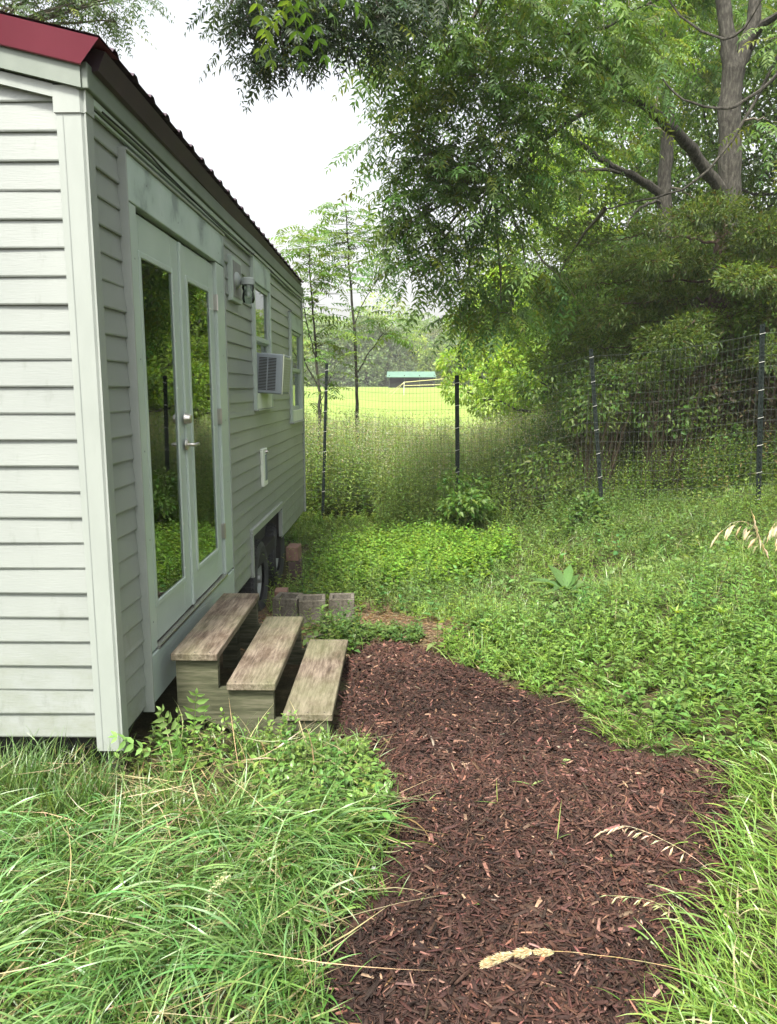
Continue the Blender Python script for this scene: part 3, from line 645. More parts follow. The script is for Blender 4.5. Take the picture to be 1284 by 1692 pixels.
# ------------------------------------------------------------------ leaf and blade builders (arrays)
LEAF = (np.array([(0, 0, 0), (.36, .5, .07), (.36, -.5, .07), (.42, 0, 0), (1, 0, -.14)], float), np.array([(0, 3, 1), (0, 2, 3), (3, 4, 1), (3, 2, 4)]))
LEAFB = (np.array([(0, 0, 0), (.22, .40, .05), (.22, -.40, .05), (.25, 0, 0), (.55, .46, .03), (.55, -.46, .03), (.6, 0, -.04), (1, 0, -.2)], float),
         np.array([(0, 3, 1), (0, 2, 3), (3, 4, 1), (3, 6, 4), (3, 2, 5), (3, 5, 6), (6, 7, 4), (6, 5, 7)]))
LEAFF = (np.array([(0, 0, 0), (.5, .5, .06), (1, 0, -.1), (.5, -.5, .06)], float), np.array([(0, 2, 1), (0, 3, 2)]))
class Acc:
    def __init__(s): s.V = []; s.F = []; s.C = []; s.n = 0
    def put(s, V, F, C):
        s.V.append(V.astype(np.float32)); s.F.append(F+s.n); s.C.append(C.astype(np.float32)); s.n += len(V)
    def inst(s, T, P, D, U, L, W, C):
        """copies of template T at P, along D, upper side U, length L, width W, colour C"""
        n = len(P)
        if n == 0: return
        tv, tf = T; D = nrm(D); Y = nrm(np.cross(U, D)); Z = np.cross(D, Y)
        L = np.broadcast_to(L, (n,)); W = np.broadcast_to(W, (n,))
        V = P[:, None]+D[:, None]*(tv[:, 0][None, :, None]*L[:, None, None])+Y[:, None]*(tv[:, 1][None, :, None]*W[:, None, None])+Z[:, None]*(tv[:, 2][None, :, None]*L[:, None, None])
        F = tf[None]+(np.arange(n)*len(tv))[:, None, None]
        s.put(V.reshape(-1, 3), F.reshape(-1, 3), np.repeat(C, len(tv), 0))
    def compound(s, T, P, D, U, L, K, ll, lw, C, droop=.35, ang=1.05):
        n = len(P); D = nrm(D); L = np.broadcast_to(L, (n,)); dn = np.array([0, 0, -1.])
        ts = np.linspace(.2, .96, K)
        tt = np.concatenate([ts, ts, [1.0]]); sg = np.concatenate([np.ones(K), -np.ones(K), [0.]]); m = len(tt)
        pos = P[:, None]+D[:, None]*(L[:, None]*tt)[..., None]+dn*(droop*L[:, None]*tt**2)[..., None]
        tan = nrm(D[:, None]+dn*(2*droop*tt)[None, :, None]); side = nrm(np.cross(U[:, None], tan))
        jit = rs.normal(0, .13, (n, m, 3))
        ld = nrm(side*(sg*math.sin(ang))[None, :, None]+tan*np.where(sg == 0, 1, math.cos(ang))[None, :, None]+dn*.28+jit)
        up = nrm(np.cross(tan, side)+rs.normal(0, .2, (n, m, 3)))
        fl = (1-.45*np.abs(tt-.55)/.5)*rs.uniform(.8, 1.15, (n, m))
        sc = (L/np.mean(L))[:, None]
        c = np.repeat(C[:, None], m, 1)*rs.uniform(.85, 1.15, (n, m, 1))
        s.inst(T, pos.reshape(-1, 3), ld.reshape(-1, 3), up.reshape(-1, 3), (fl*ll*sc).ravel(), (fl*lw*sc).ravel(), c.reshape(-1, 3))
        # rachis as a thin ribbon
        q = np.array([0, .35, .7, 1.0]); ctr = P[:, None]+D[:, None]*(L[:, None]*q)[..., None]+dn*(droop*L[:, None]*q**2)[..., None]
        sd_ = nrm(np.cross(np.array([0, 0, 1.]), D)+1e-6)[:, None]*.0016
        V = np.stack([ctr-sd_, ctr+sd_], 2).reshape(n, 8, 3); f = []
        for i in range(3): f += [(2*i, 2*i+1, 2*i+3), (2*i, 2*i+3, 2*i+2)]
        s.put(V.reshape(-1, 3), (np.array(f)[None]+(np.arange(n)*8)[:, None, None]).reshape(-1, 3), np.repeat(C*.8, 8, 0))
    def blades(s, P, L, W, az, th0, k, C, segs=6, floor=True, pw=1.25, twist=.5):
        """curved tapering blades: heading az, leaning th0 at the root, bending k more by the tip"""
        n = len(P); q = np.linspace(0, 1, segs+1)
        th = th0[:, None]+k[:, None]*q[None]**pw; dl = (L/segs)[:, None]
        h = np.cumsum(np.sin(th[:, :-1])*dl, 1); v = np.cumsum(np.cos(th[:, :-1])*dl, 1)
        h = np.concatenate([np.zeros((n, 1)), h], 1); v = np.concatenate([np.zeros((n, 1)), v], 1)
        aa = az[:, None]+rs.normal(0, .12, (n, 1))*q[None]*3
        X = P[:, 0:1]+h*np.cos(aa); Y = P[:, 1:2]+h*np.sin(aa); Z = P[:, 2:3]+v
        if floor: Z = np.maximum(Z, P[:, 2:3]+.012+.02*rs.rand(n, 1))
        ctr = np.stack([X, Y, Z], -1)
        tw = rs.normal(0, twist, (n, 1))+rs.normal(0, twist, (n, 1))*q[None]
        sx = -np.sin(aa)*np.cos(tw); sy = np.cos(aa)*np.cos(tw); sz = np.sin(tw)
        wd = (W[:, None]*.5*np.clip(np.minimum((1-q)*2.2, .55+q*2), 0, 1)[None])
        wd[:, -1] = W*.03
        sv = np.stack([sx, sy, sz], -1)*wd[..., None]
        V = np.stack([ctr-sv, ctr+sv], 2).reshape(n, (segs+1)*2, 3); f = []
        for i in range(segs): f += [(2*i, 2*i+1, 2*i+3), (2*i, 2*i+3, 2*i+2)]
        s.put(V.reshape(-1, 3), (np.array(f)[None]+(np.arange(n)*(segs+1)*2)[:, None, None]).reshape(-1, 3), np.repeat(C, (segs+1)*2, 0))
    def stems(s, A, B, r, C):
        """thin straight three-sided stems from A to B"""
        n = len(A); d = nrm(B-A); u = nrm(np.cross(d, np.array([.3, .2, 1.]))); v = np.cross(d, u); r = np.broadcast_to(r, (n,))[:, None]
        rows = []
        for t in (0, 1):
            for k in range(3):
                a = 2.094*k; rows.append((A if t == 0 else B)+(u*math.cos(a)+v*math.sin(a))*r*(1 if t == 0 else .6))
        V = np.stack(rows, 1); f = []
        for k in range(3): f += [(k, (k+1) % 3, 3+(k+1) % 3), (k, 3+(k+1) % 3, 3+k)]
        s.put(V.reshape(-1, 3), (np.array(f)[None]+(np.arange(n)*6)[:, None, None]).reshape(-1, 3), np.repeat(C, 6, 0))
    def plants(s, P, H, m, L, W, C, T=LEAF, lean=.15, el=.35, t0=.12, stemr=.0018, stemc=(.10, .14, .05)):
        n = len(P); az0 = rs.uniform(0, 6.28, n); la = rs.uniform(0, 6.28, n); ll = rs.uniform(0, lean, n)
        top = P+np.stack([np.cos(la)*ll*H, np.sin(la)*ll*H, H], -1)
        s.stems(P, top, stemr, np.tile(np.array(stemc), (n, 1)))
        for i in range(m):
            t = t0+(1-t0)*((i+.5)/m)**.8
            a = az0+i*2.4+rs.normal(0, .25, n); e = el+.5*t+rs.normal(0, .25, n)-.15
            D = np.stack([np.cos(a)*np.cos(e), np.sin(a)*np.cos(e), np.sin(e)], -1); U = np.stack([-np.cos(a)*np.sin(e), -np.sin(a)*np.sin(e), np.cos(e)], -1)+rs.normal(0, .22, (n, 3))
            f = (1.15-.7*t)*rs.uniform(.7, 1.2, n)
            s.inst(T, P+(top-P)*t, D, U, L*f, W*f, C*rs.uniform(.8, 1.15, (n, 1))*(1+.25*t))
    def obj(s, name, mat_, parent=None, origin=None):
        V = np.concatenate(s.V); 
        if origin is not None: V = V-np.array(origin, np.float32)
        o = meshobj(name, V, np.concatenate(s.F), mat_, parent, np.concatenate(s.C))
        if origin is not None and parent is None: o.location = origin
        return o
def cols(n, a, b, hv=.12, extra=None, p=0.0):
    """n colours between a and b with a little hue spread; a fraction p takes colour extra"""
    t = rs.rand(n, 1); c = np.array(a)*(1-t)+np.array(b)*t; c = c*(1+rs.normal(0, hv, (n, 3))*np.array([1, .5, .7]))
    if extra is not None: k = rs.rand(n) < p; c[k] = np.array(extra)*rs.uniform(.75, 1.2, (k.sum(), 1))
    return np.clip(c, .004, .8)
def ballpts(n, c, r, shell=.0):
    d = nrm(rs.normal(0, 1, (n, 3))); q = (shell+(1-shell)*rs.rand(n))**(1/3.)
    return np.array(c)+d*q[:, None]*np.array(r), d

# ------------------------------------------------------------------ trees
def wobble(pts, amt, sub=4):
    pts = [np.array(p[:3], float) for p in pts]; out = []
    for i in range(len(pts)-1):
        p0 = pts[max(i-1, 0)]; p1 = pts[i]; p2 = pts[i+1]; p3 = pts[min(i+2, len(pts)-1)]
        for j in range(sub):
            t = j/sub; q = .5*((2*p1)+(-p0+p2)*t+(2*p0-5*p1+4*p2-p3)*t*t+(-p0+3*p1-3*p2+p3)*t**3)
            out.append(q+rs.normal(0, amt, 3) if (i or j) else q)
    out.append(pts[-1]); return out
def limb(mb, pts, r0, r1, n=10, amt=.012, flare=False):
    p = wobble(pts, amt); k = len(p); r = [r0+(r1-r0)*(i/(k-1)) for i in range(k)]
    r = [q*(1+.06*math.sin(i*1.9)) for i, q in enumerate(r)]
    if flare: r[0] *= 1.5; r[1] *= 1.15
    mb.tube(p, r, n); return p
def walnut_clumps(acc, tw, clumps, limbs, C1, C2, L=.42, K=6, ll=.118, lw=.034, dens=26, droop=.4, yel=.1, T=LEAF, sub=1.0):
    lp = np.array([p for l in limbs for p in l])
    for (c, r) in clumps:
        c = np.array(c); r = float(r); a = lp[np.argmin(np.linalg.norm(lp-c, axis=1))]
        if np.linalg.norm(a-c) > .25:
            mid = (a+c)/2+np.array([0, 0, .08*np.linalg.norm(a-c)])+rs.normal(0, .05, 3)
            p = wobble([a, mid, c], .01, 4); rr = min(.03, .012+.012*np.linalg.norm(a-c)); tw.tube(p, list(np.linspace(rr, .007, len(p))), 5, False)
        n = int(dens*r*r*1.2)+4
        d = nrm(rs.normal(0, 1, (n, 3))*np.array([1, 1, .7])+np.array([0, 0, .1])); ln = r*rs.uniform(.55, 1.0, n)
        for i in range(n):
            m_ = 5; q = np.linspace(0, 1, m_)[:, None]; st_ = c+rs.normal(0, .12*r, 3)
            pp = st_+d[i]*ln[i]*q+np.array([0, 0, -1.])*(.32*ln[i])*q**2
            tw.tube(pp, list(np.linspace(.006, .0018, m_)), 3, False)
            nl = max(4, int(7*ln[i]*sub+3)); tq = np.sort(rs.uniform(.2, 1, nl)); tq[-1] = 1
            P = st_+d[i]*ln[i]*tq[:, None]+np.array([0, 0, -1.])*(.32*ln[i])*tq[:, None]**2
            a_ = rs.uniform(0, 6.28, nl); hor = np.stack([np.cos(a_), np.sin(a_), np.zeros(nl)], -1)
            D = nrm(hor*.9+d[i]*.7+np.array([0, 0, -.18])); U = np.tile([0, 0, 1.], (nl, 1))+rs.normal(0, .25, (nl, 3))
            C = cols(nl, C1, C2, .1, (.16, .20, .03), yel)
            acc.compound(T, P, D, U, L*rs.uniform(.65, 1.15, nl), K, ll, lw, C, droop)
def put_tree(name, label, cat, base, wood, twigs, acc, barkm, group=None, leafm=None):
    o = empty(name, base); tag(o, label, cat, group)
    def shift(mb): mb.v = [(x-base[0], y-base[1], z-base[2]) for x, y, z in mb.v]; return mb
    tk = shift(wood).build('trunk', barkm, o, True, normals=False)
    if twigs is not None and twigs.v: tag(shift(twigs).build('twigs', M['twig'], o, False, normals=False), kind='stuff')
    acc.obj('crown', leafm or M['leaf'], o, base); return o
def A(*l): return [at(*p) for p in l]
def foot(x, y): return np.array([x, y, float(gz(x, y))-.1])
G1, G2 = (.06, .128, .034), (.155, .26, .06)

# the big forked walnut
wd = MB(); tw = MB(); ac_ = Acc(); Y = 13.0
pb = at(1192, 600, Y); base = foot(pb[0], Y)
trunk = [base, at(1186, 540, Y), at(1196, 440, Y), at(1202, 370, Y), at(1207, 290, Y), at(1206, 200, Y), at(1213, 115, Y)]
l0 = limb(wd, trunk, .205, .165, 14, .01, True)
l1 = limb(wd, A((1213, 125, Y), (1232, 80, Y), (1247, 20, Y), (1252, -80, Y), (1275, -260, Y)), .125, .07, 10)
l2 = limb(wd, A((1211, 125, Y), (1203, 70, Y), (1193, 0, Y), (1178, -110, Y), (1190, -250, Y)), .14, .07, 10)
l3 = limb(wd, A((1200, 325, Y), (1168, 285, Y-.2), (1135, 235, Y-.5), (1100, 205, Y-.9), (1060, 170, Y-1.4), (1000, 110, Y-2.2), (930, 60, Y-3), (850, 10, Y-3.8), (760, -40, Y-4.6), (640, -70, Y-5.2)), .105, .03, 10)
l4 = limb(wd, A((1060, 170, Y-1.4), (980, 180, Y-2), (900, 230, Y-2.6), (820, 300, Y-3)), .05, .015, 8)
l5 = limb(wd, A((1232, 85, Y), (1262, 40, Y-.3), (1310, 10, Y-.8)), .08, .04, 8)
l6 = limb(wd, A((1290, 120, 9), (1255, 150, 9.1), (1200, 180, 9.1), (1130, 165, 9.1), (1095, 130, 9.2)), .022, .009, 6, .006)
l7 = limb(wd, A((1270, -30, 8.5), (1215, 60, 8.6), (1140, 40, 8.8), (1090, -20, 9)), .018, .008, 6, .006)
l8 = limb(wd, A((1300, 60, 10), (1230, 200, 10), (1150, 300, 10), (1060, 330, 10), (1000, 345, 10)), .024, .008, 6, .008)
l9 = limb(wd, A((1190, -40, 10), (1060, 10, 9.8), (1000, 45, 9.6), (930, 55, 9.4), (880, 45, 9.3)), .022, .01, 6, .006)
limbs = [l0[6:], l1, l2, l3, l4, l5, l6, l7, l8, l9]
cl = [(at(*p[:3]), p[3]) for p in [
    (655, 90, 9.2, .5), (700, 60, 9, .8), (690, 170, 9.4, .65), (640, 215, 9.6, .42), (670, 270, 9.6, .55), (650, 335, 9.8, .5), (700, 350, 9.6, .6),
    (720, 250, 9.4, .8), (790, 60, 9.5, .9), (780, 150, 9.2, .9), (800, 240, 9.5, .9), (770, 330, 9.6, .85), (720, 410, 9.8, .55), (690, 440, 9.9, .36),
    (790, 420, 10, .8), (770, 500, 10.2, .5), (830, 510, 10.2, .55), (840, 350, 10.2, .8), (870, 440, 10.5, .75), (880, 60, 9.8, .9), (880, 150, 9.5, .9),
    (890, 250, 10, .8), (960, 70, 10, .9), (980, 170, 10.5, .6), (1050, 60, 10.5, .8), (1010, 10, 10, .8), (1120, 30, 14.8, .8), (1090, 110, 12, .6),
    (1250, 10, 15, .8), (1300, 60, 10, .4), (1270, 210, 10, .35), (1160, -40, 14.6, 1.0), (1040, 235, 13.5, .4), (900, 500, 12, .5),
    (640, 395, 9.9, .34), (665, 20, 8.6, .7), (760, -20, 8.6, .9), (880, -30, 8.8, .9), (1000, -60, 9, .9), (1130, 430, 13.2, .6)]]
walnut_clumps(ac_, tw, cl, limbs, G1, G2, dens=18)
put_tree('walnut_tree', 'large grey barked tree with a forked trunk whose drooping crown fills the upper right', 'tree', tuple(base), wd, tw, ac_, M['bark'])

# second slimmer tree beside it
wd = MB(); tw = MB(); ac_ = Acc(); Y = 14.2; pb = at(1098, 560, Y); base = foot(pb[0], Y)
l0 = limb(wd, [base]+A((1098, 540, Y), (1101, 400, Y), (1098, 310, Y), (1103, 220, Y), (1096, 120, Y), (1088, 0, Y), (1084, -160, Y)), .15, .08, 12, .01, True)
l1 = limb(wd, A((1097, 325, Y), (1070, 305, Y-.1), (1040, 288, Y-.3), (1000, 268, Y-.6), (960, 240, Y-.9), (925, 212, Y-1.2)), .085, .035, 9)
l2 = limb(wd, A((1035, 288, Y-.3), (1000, 280, Y-.7), (965, 282, Y-1), (940, 286, Y-1.2)), .035, .015, 7)
l3 = limb(wd, A((1096, 335, Y), (1070, 335, Y-.3), (1045, 355, Y-.5), (1035, 375, Y-.7)), .03, .012, 6)
cl = [(at(*p[:3]), p[3]) for p in [(1080, 20, 13.5, .8), (1040, 120, 13.8, .6), (1150, 120, 15.5, .7), (930, 200, 13, .6), (930, 290, 13, .45), (1035, 400, 13.5, .5), (1130, -60, 14, 1.), (1150, 330, 15, .5)]]
walnut_clumps(ac_, tw, cl, [l0[8:], l1, l2, l3], G1, (.07, .14, .03), dens=22)
put_tree('walnut_tree', 'slimmer grey tree with a limb reaching left, standing left of the forked trunk', 'tree', tuple(base), wd, tw, ac_, M['bark'])

# tree out of the frame whose boughs hang over the top of the picture
wd = MB(); tw = MB(); ac_ = Acc(); base = foot(6.6, 5.5)
l0 = limb(wd, [base, (6.5, 5.6, 2.2), (6.2, 5.8, 4.4), (5.4, 6, 6.2), (4, 6.4, 7.2)], .26, .16, 12, .01, True)
l1 = limb(wd, [(4, 6.4, 7.2), (2.2, 6.8, 7.2), (.6, 7.0, 6.8), (-.6, 7.2, 6.4), (-1.6, 7.3, 6.1)], .13, .03, 8)
l2 = limb(wd, [(5.4, 6, 6.2), (4, 5, 6.6), (2, 4.2, 6.2), (.2, 3.8, 5.2), (-.8, 3.6, 4.2)], .08, .015, 8)
cl = [(at(*p[:3]), p[3]) for p in [(405, -5, 7, .36), (455, 30, 7.1, .36), (440, 95, 7.2, .20), (415, 60, 7.1, .24), (500, 55, 7.3, .30), (540, 0, 7.3, .42), (600, -20, 7.4, .45), (545, 75, 7.5, .18), (480, -30, 7.2, .45), (630, 30, 7.6, .34), (400, -45, 7, .4), (680, -60, 7.5, .5), (470, 115, 7.2, .13), (590, 50, 7.5, .2)]]
walnut_clumps(ac_, tw, cl, [l1], (.025, .05, .025), (.05, .085, .04), L=.30, K=6, ll=.085, lw=.025, dens=56, yel=.04, sub=1.5)
for (px_, py_, Y_, n_) in ((455, -28, 3.9, 4), (525, -40, 4.0, 3)):
    P = np.tile(at(px_, py_, Y_), (n_, 1))+rs.normal(0, .05, (n_, 3)); a_ = rs.uniform(0, 6.28, n_)
    D = np.stack([np.cos(a_)*.8, np.sin(a_)*.8, -.25*np.ones(n_)], -1)
    ac_.compound(LEAFB, P, D, np.tile([0, 0, 1.], (n_, 1)), .3, 5, .085, .032, cols(n_, (.08, .17, .03), (.11, .20, .035)), .35)
    tw.tube([at(px_, py_, Y_), at(px_+20, py_-90, Y_), (.2, 3.8, 5.2)], [.004, .005, .008], 5, False)
for (c_, r_) in (((6.6, 5.6, 6.2), 2.4), ((7.6, 3.4, 5.4), 2.4), ((6.6, 1.2, 5.8), 2.2), ((7.6, -1.2, 5.2), 2.2), ((9, 6, 4.6), 2.4), ((9, 1.5, 3.6), 2.2), ((5.2, 4.4, 7.4), 1.9), ((8.6, 8.2, 5), 2.2), ((6.5, 8.2, 7.8), 2.2)):  # unseen leaf masses added at the right to shade the long wall
    P, d = ballpts(2500, c_, (r_, r_, r_*.75), .25); n_ = len(P); D = nrm(d*.7+rs.normal(0, .5, (n_, 3))+np.array([0, 0, -.3])); U = nrm(np.array([0, 0, 1.])+rs.normal(0, .45, (n_, 3)))
    ac_.inst(LEAF, P, D, U, .15*rs.uniform(.7, 1.3, n_), .06, cols(n_, G1, G2)); limb(wd, [l0[8], (np.array(l0[8])+np.array(c_))/2, c_], .07, .02, 6, .02)
put_tree('walnut_tree', 'tree outside the right edge whose leafy boughs hang into the white sky above the roof', 'tree', tuple(base), wd, tw, ac_, M['bark'])

# two young trees of heaven beyond the fence
def sapling(px, ytop, ybot, Y, stems, heads, label, L=.7, K=9):
    wd = MB(); tw = MB(); ac_ = Acc(); pb = at(px, ybot, Y); base = foot(pb[0], Y); lims = []
    for s_ in stems:
        pts = A(*[(a, b, Y+c) for a, b, c in s_[0]])
        if s_[3]: pts = [base]+pts
        lims.append(limb(wd, pts, s_[1], s_[2], 7, .006))
    for (hx, hy, n_, rr) in heads:
        n_ = int(n_*1.6); rr *= 1.15
        c = at(hx, hy, Y); a_ = np.arange(n_)*2.4+rs.rand(); e = rs.uniform(-.1, .75, n_)
        D = np.stack([np.cos(a_)*np.cos(e), np.sin(a_)*np.cos(e), np.sin(e)], -1); P = c+rs.normal(0, rr, (n_, 3))
        near = np.array([p for l in lims for p in l]); k = np.array([near[np.argmin(np.linalg.norm(near-q, axis=1))] for q in P])
        ac_.stems(k, P, .004, np.tile([.10, .11, .05], (n_, 1)))
        ac_.compound(LEAF, P, D, np.tile([0, 0, 1.], (n_, 1))+rs.normal(0, .15, (n_, 3)), L*rs.uniform(.6, 1.1, n_), K, .12, .038, cols(n_, (.07, .14, .03), (.16, .26, .05)), .38)
    return put_tree('ailanthus_sapling', label, 'young tree', tuple(base), wd, tw, ac_, M['bark'], 'young trees beyond the fence')
sapling(590, 0, 690, 13.5, [([(590, 690, 0), (589, 620, 0), (585, 540, 0), (578, 455, 0), (575, 400, 0), (572, 350, 0)], .035, .010, True),
                             ([(585, 540, 0), (600, 500, 0), (622, 465, 0)], .010, .005, False), ([(591, 615, 0), (612, 580, .1), (632, 552, .1)], .014, .006, False)],
        [(572, 345, 9, .1), (560, 375, 8, .15), (590, 385, 8, .15), (575, 410, 10, .2), (605, 410, 8, .2), (545, 400, 8, .2), (620, 430, 6, .2), (575, 440, 7, .12), (640, 440, 5, .2), (555, 425, 6, .15), (520, 385, 5, .12),
         (608, 525, 5, .08), (634, 548, 8, .10), (660, 540, 5, .12), (595, 430, 6, .2)], 'tall thin sapling with a bare stem and feathery crown against the white sky')
sapling(522, 0, 690, 12.6, [([(528, 690, 0), (527, 640, 0), (522, 590, 0), (518, 520, 0), (512, 450, 0), (510, 400, 0)], .03, .009, True),
                             ([(527, 640, 0), (505, 600, 0), (492, 570, 0)], .015, .007, False), ([(522, 590, 0), (508, 540, 0), (500, 480, 0)], .012, .005, False), ([(531, 680, 0), (533, 655, .1), (552, 610, .2)], .010, .005, False)],
        [(510, 395, 8, .1), (498, 420, 8, .2), (520, 430, 8, .2), (535, 450, 8, .2), (505, 460, 10, .2), (525, 490, 8, .2), (500, 500, 8, .2), (545, 490, 5, .2), (515, 530, 7, .15), (530, 560, 6, .15), (505, 565, 8, .2),
         (500, 600, 6, .15), (512, 640, 5, .12), (515, 655, 4, .1), (555, 600, 4, .1), (490, 440, 8, .2), (545, 570, 4, .15), (487, 545, 6, .2)], 'leafy sapling growing right behind the far corner of the house')
wd = MB(); tw = MB(); ac_ = Acc(); base = foot(-5.2, 9.0)
l0 = limb(wd, [base, (-5.2, 9, 2), (-5.1, 9, 4), (-4.9, 8.9, 5.2)], .16, .05, 10, .01, True)
cl = [(at(*p[:3]), p[3]) for p in [(20, 15, 8.5, .42), (70, 25, 8.6, .3), (-40, 0, 8.6, .6), (110, 10, 8.7, .28), (150, 0, 8.7, .3), (185, 5, 8.8, .26), (60, -30, 8.7, .5), (190, 35, 8.8, .14), (110, -40, 8.7, .5), (230, -10, 8.9, .22)]]
walnut_clumps(ac_, tw, cl, [l0[6:]], (.04, .08, .03), (.09, .15, .04), L=.30, K=6, ll=.06, lw=.02, dens=60)
put_tree('walnut_tree', 'tree behind the house with leafy tips showing above the red roof edge', 'tree', tuple(base), wd, tw, ac_, M['bark'])

# broad crowned trees that close the view on the right
def leafy(base, H, Rr, seed, n, c1, c2, leaf=.12, nb=26, trunk_r=.12, low=.28, T=LEAF, name_='tree'):
    """wood, twigs and crown of one tree with its foot at the origin"""
    r_ = np.random.RandomState(seed); wd = MB(); tw = MB(); ac_ = Acc()
    top = np.array([r_.uniform(-.3, .3), r_.uniform(-.3, .3), H*.86]); l0 = limb(wd, [(0, 0, -.2), (r_.uniform(-.1, .1), r_.uniform(-.1, .1), H*.35), (top[0]*.6, top[1]*.6, H*.62), top], trunk_r, trunk_r*.25, 9, .02, True)
    for i in range(nb):
        t = low+(1-low)*((i+.6)/nb); a = i*2.4+r_.uniform(-.4, .4); prof = math.sin(math.pi*min(1, (t-low)/(1-low)*.80+.16))**.7
        q = Rr*prof*r_.uniform(.35, 1.0); c = np.array([math.cos(a)*q, math.sin(a)*q, H*t*.97]); br = Rr*r_.uniform(.26, .42)
        k = l0[min(len(l0)-1, int(t*.8*len(l0)))]; limb(wd, [k, (k+c)/2+np.array([0, 0, -.12*q]), c], trunk_r*.35, .012, 5, .02)
        m_ = int(n/nb); P, d = ballpts(m_, c, (br, br, br*.72), .25)
        D = nrm(d*.8+rs.normal(0, .55, (m_, 3))+np.array([0, 0, -.35])); U = nrm(np.array([0, 0, 1.])+rs.normal(0, .45, (m_, 3)))
        tone = r_.uniform(.75, 1.25)
        ac_.inst(T, P, D, U, leaf*rs.uniform(.7, 1.3, m_), leaf*.45*rs.uniform(.8, 1.2, m_), cols(m_, c1, c2, .1)*tone)
    return wd, tw, ac_
def place_tree(name, label, cat, x, y, H, Rr, seed, n, c1, c2, group=None, **k):
    base = (x, y, float(gz(x, y))); o = empty(name, base); tag(o, label, cat, group)
    wd, tw, ac_ = leafy(base, H, Rr, seed, n, c1, c2, **k)
    wd.build('trunk', M['bark'], o, True, normals=False); ac_.obj('crown', M['leaf'], o); return o
YG1, YG2 = (.13, .23, .03), (.26, .38, .055)
GRP = 'broad crowned trees behind the fence'
def px_x(px, Y): return float(at(px, 600, Y)[0])
place_tree('bushy_tree', 'low bright green tree at the left edge of the thicket beside the meadow', 'tree', px_x(850, 19), 19, 4.6, 1.7, 1, 16000, YG1, YG2, GRP, leaf=.12)
place_tree('bushy_tree', 'bright yellow green tree seen through the gap under the walnut limb', 'tree', px_x(930, 21), 21, 8.2, 2.5, 2, 22000, YG1, YG2, GRP, leaf=.13)
place_tree('bushy_tree', 'tall green tree behind the slim grey trunk', 'tree', px_x(1040, 23), 23, 12.5, 3.3, 3, 26000, (.06, .12, .025), YG2, GRP, leaf=.15, nb=34)
place_tree('bushy_tree', 'tall green tree behind the forked trunk', 'tree', px_x(1170, 20), 20, 12, 3.2, 4, 26000, (.05, .10, .02), (.12, .2, .035), GRP, leaf=.14, nb=34)
place_tree('bushy_tree', 'dark green tree filling the right edge behind the cedar', 'tree', px_x(1300, 17), 17, 10, 2.9, 5, 24000, (.035, .07, .02), (.08, .14, .03), GRP, leaf=.13, nb=30)
place_tree('bushy_tree', 'small light green understory tree left of the middle fence post', 'tree', px_x(905, 15.5), 15.5, 3.6, 1.35, 6, 14000, YG1, YG2, GRP, leaf=.10)
place_tree('bushy_tree', 'small shady understory tree behind the middle fence post', 'tree', px_x(1010, 14.5), 14.5, 3.9, 1.7, 7, 16000, (.05, .10, .02), (.11, .19, .035), GRP, leaf=.10)

# cedar: dark feathery boughs over the right fence
wd = MB(); tw = MB(); ac_ = Acc(); Y = 11.6; base = foot(at(1190, 560, Y)[0], Y)
l0 = limb(wd, [base, at(1188, 600, Y), at(1187, 500, Y), at(1190, 420, Y), at(1196, 370, Y)], .19, .06, 12, .012, True)
hub = np.array(l0)
for i in range(34):
    t = i/33; a = i*2.4+.5; ln = (1.3+1.5*math.sin(math.pi*(.15+.75*t)))*rs.uniform(.8, 1.1)
    k0 = np.array([base[0], base[1], base[2]+1.25+t*2.4]); k0[:2] = hub[np.argmin(abs(hub[:, 2]-k0[2]))][:2]
    d = np.array([math.cos(a), math.sin(a)*.8, .15]); pts = [k0+d*ln*q+np.array([0, 0, -.2*ln*q*q]) for q in np.linspace(0, 1, 7)]
    limb(wd, pts, .022, .005, 5, .02)
    for q in (.3, .5, .7, .88, 1.0):
        br = rs.uniform(.24, .40); c = k0+d*ln*q+np.array([0, 0, -.2*ln*q*q])+rs.normal(0, .10, 3); m_ = 470
        P, dd_ = ballpts(m_, c, (br*1.25, br*1.1, br*.55), .1); D = nrm(dd_*.7+d*.5+rs.normal(0, .5, (m_, 3))+np.array([0, 0, -.15]))
        ac_.inst(LEAFF, P, D, nrm(np.array([0, 0, 1.])+rs.normal(0, .4, (m_, 3))), rs.uniform(.055, .11, m_), rs.uniform(.014, .030, m_), cols(m_, (.045, .082, .026), (.13, .19, .05), .1, (.10, .08, .035), .05)*rs.uniform(.75, 1.25))
for i in range(26):
    a = rs.uniform(2.2, 6.9); k0 = np.array([base[0]+rs.normal(0, .05), base[1], base[2]+rs.uniform(.7, 1.5)]); d = np.array([math.cos(a), math.sin(a), rs.uniform(-.15, .3)])
    pts = [k0+d*q*rs.uniform(.8, 1.25)+rs.normal(0, .02, 3)+np.array([0, 0, -.15*q*q]) for q in np.linspace(0, 1, 6)]; tw.tube(pts, list(np.linspace(.007, .0015, 6)), 4, False)
put_tree('cedar_tree', 'dark feathery evergreen with a brown trunk spreading over the right part of the fence', 'tree', tuple(base), wd, tw, ac_, M['barkdark'])

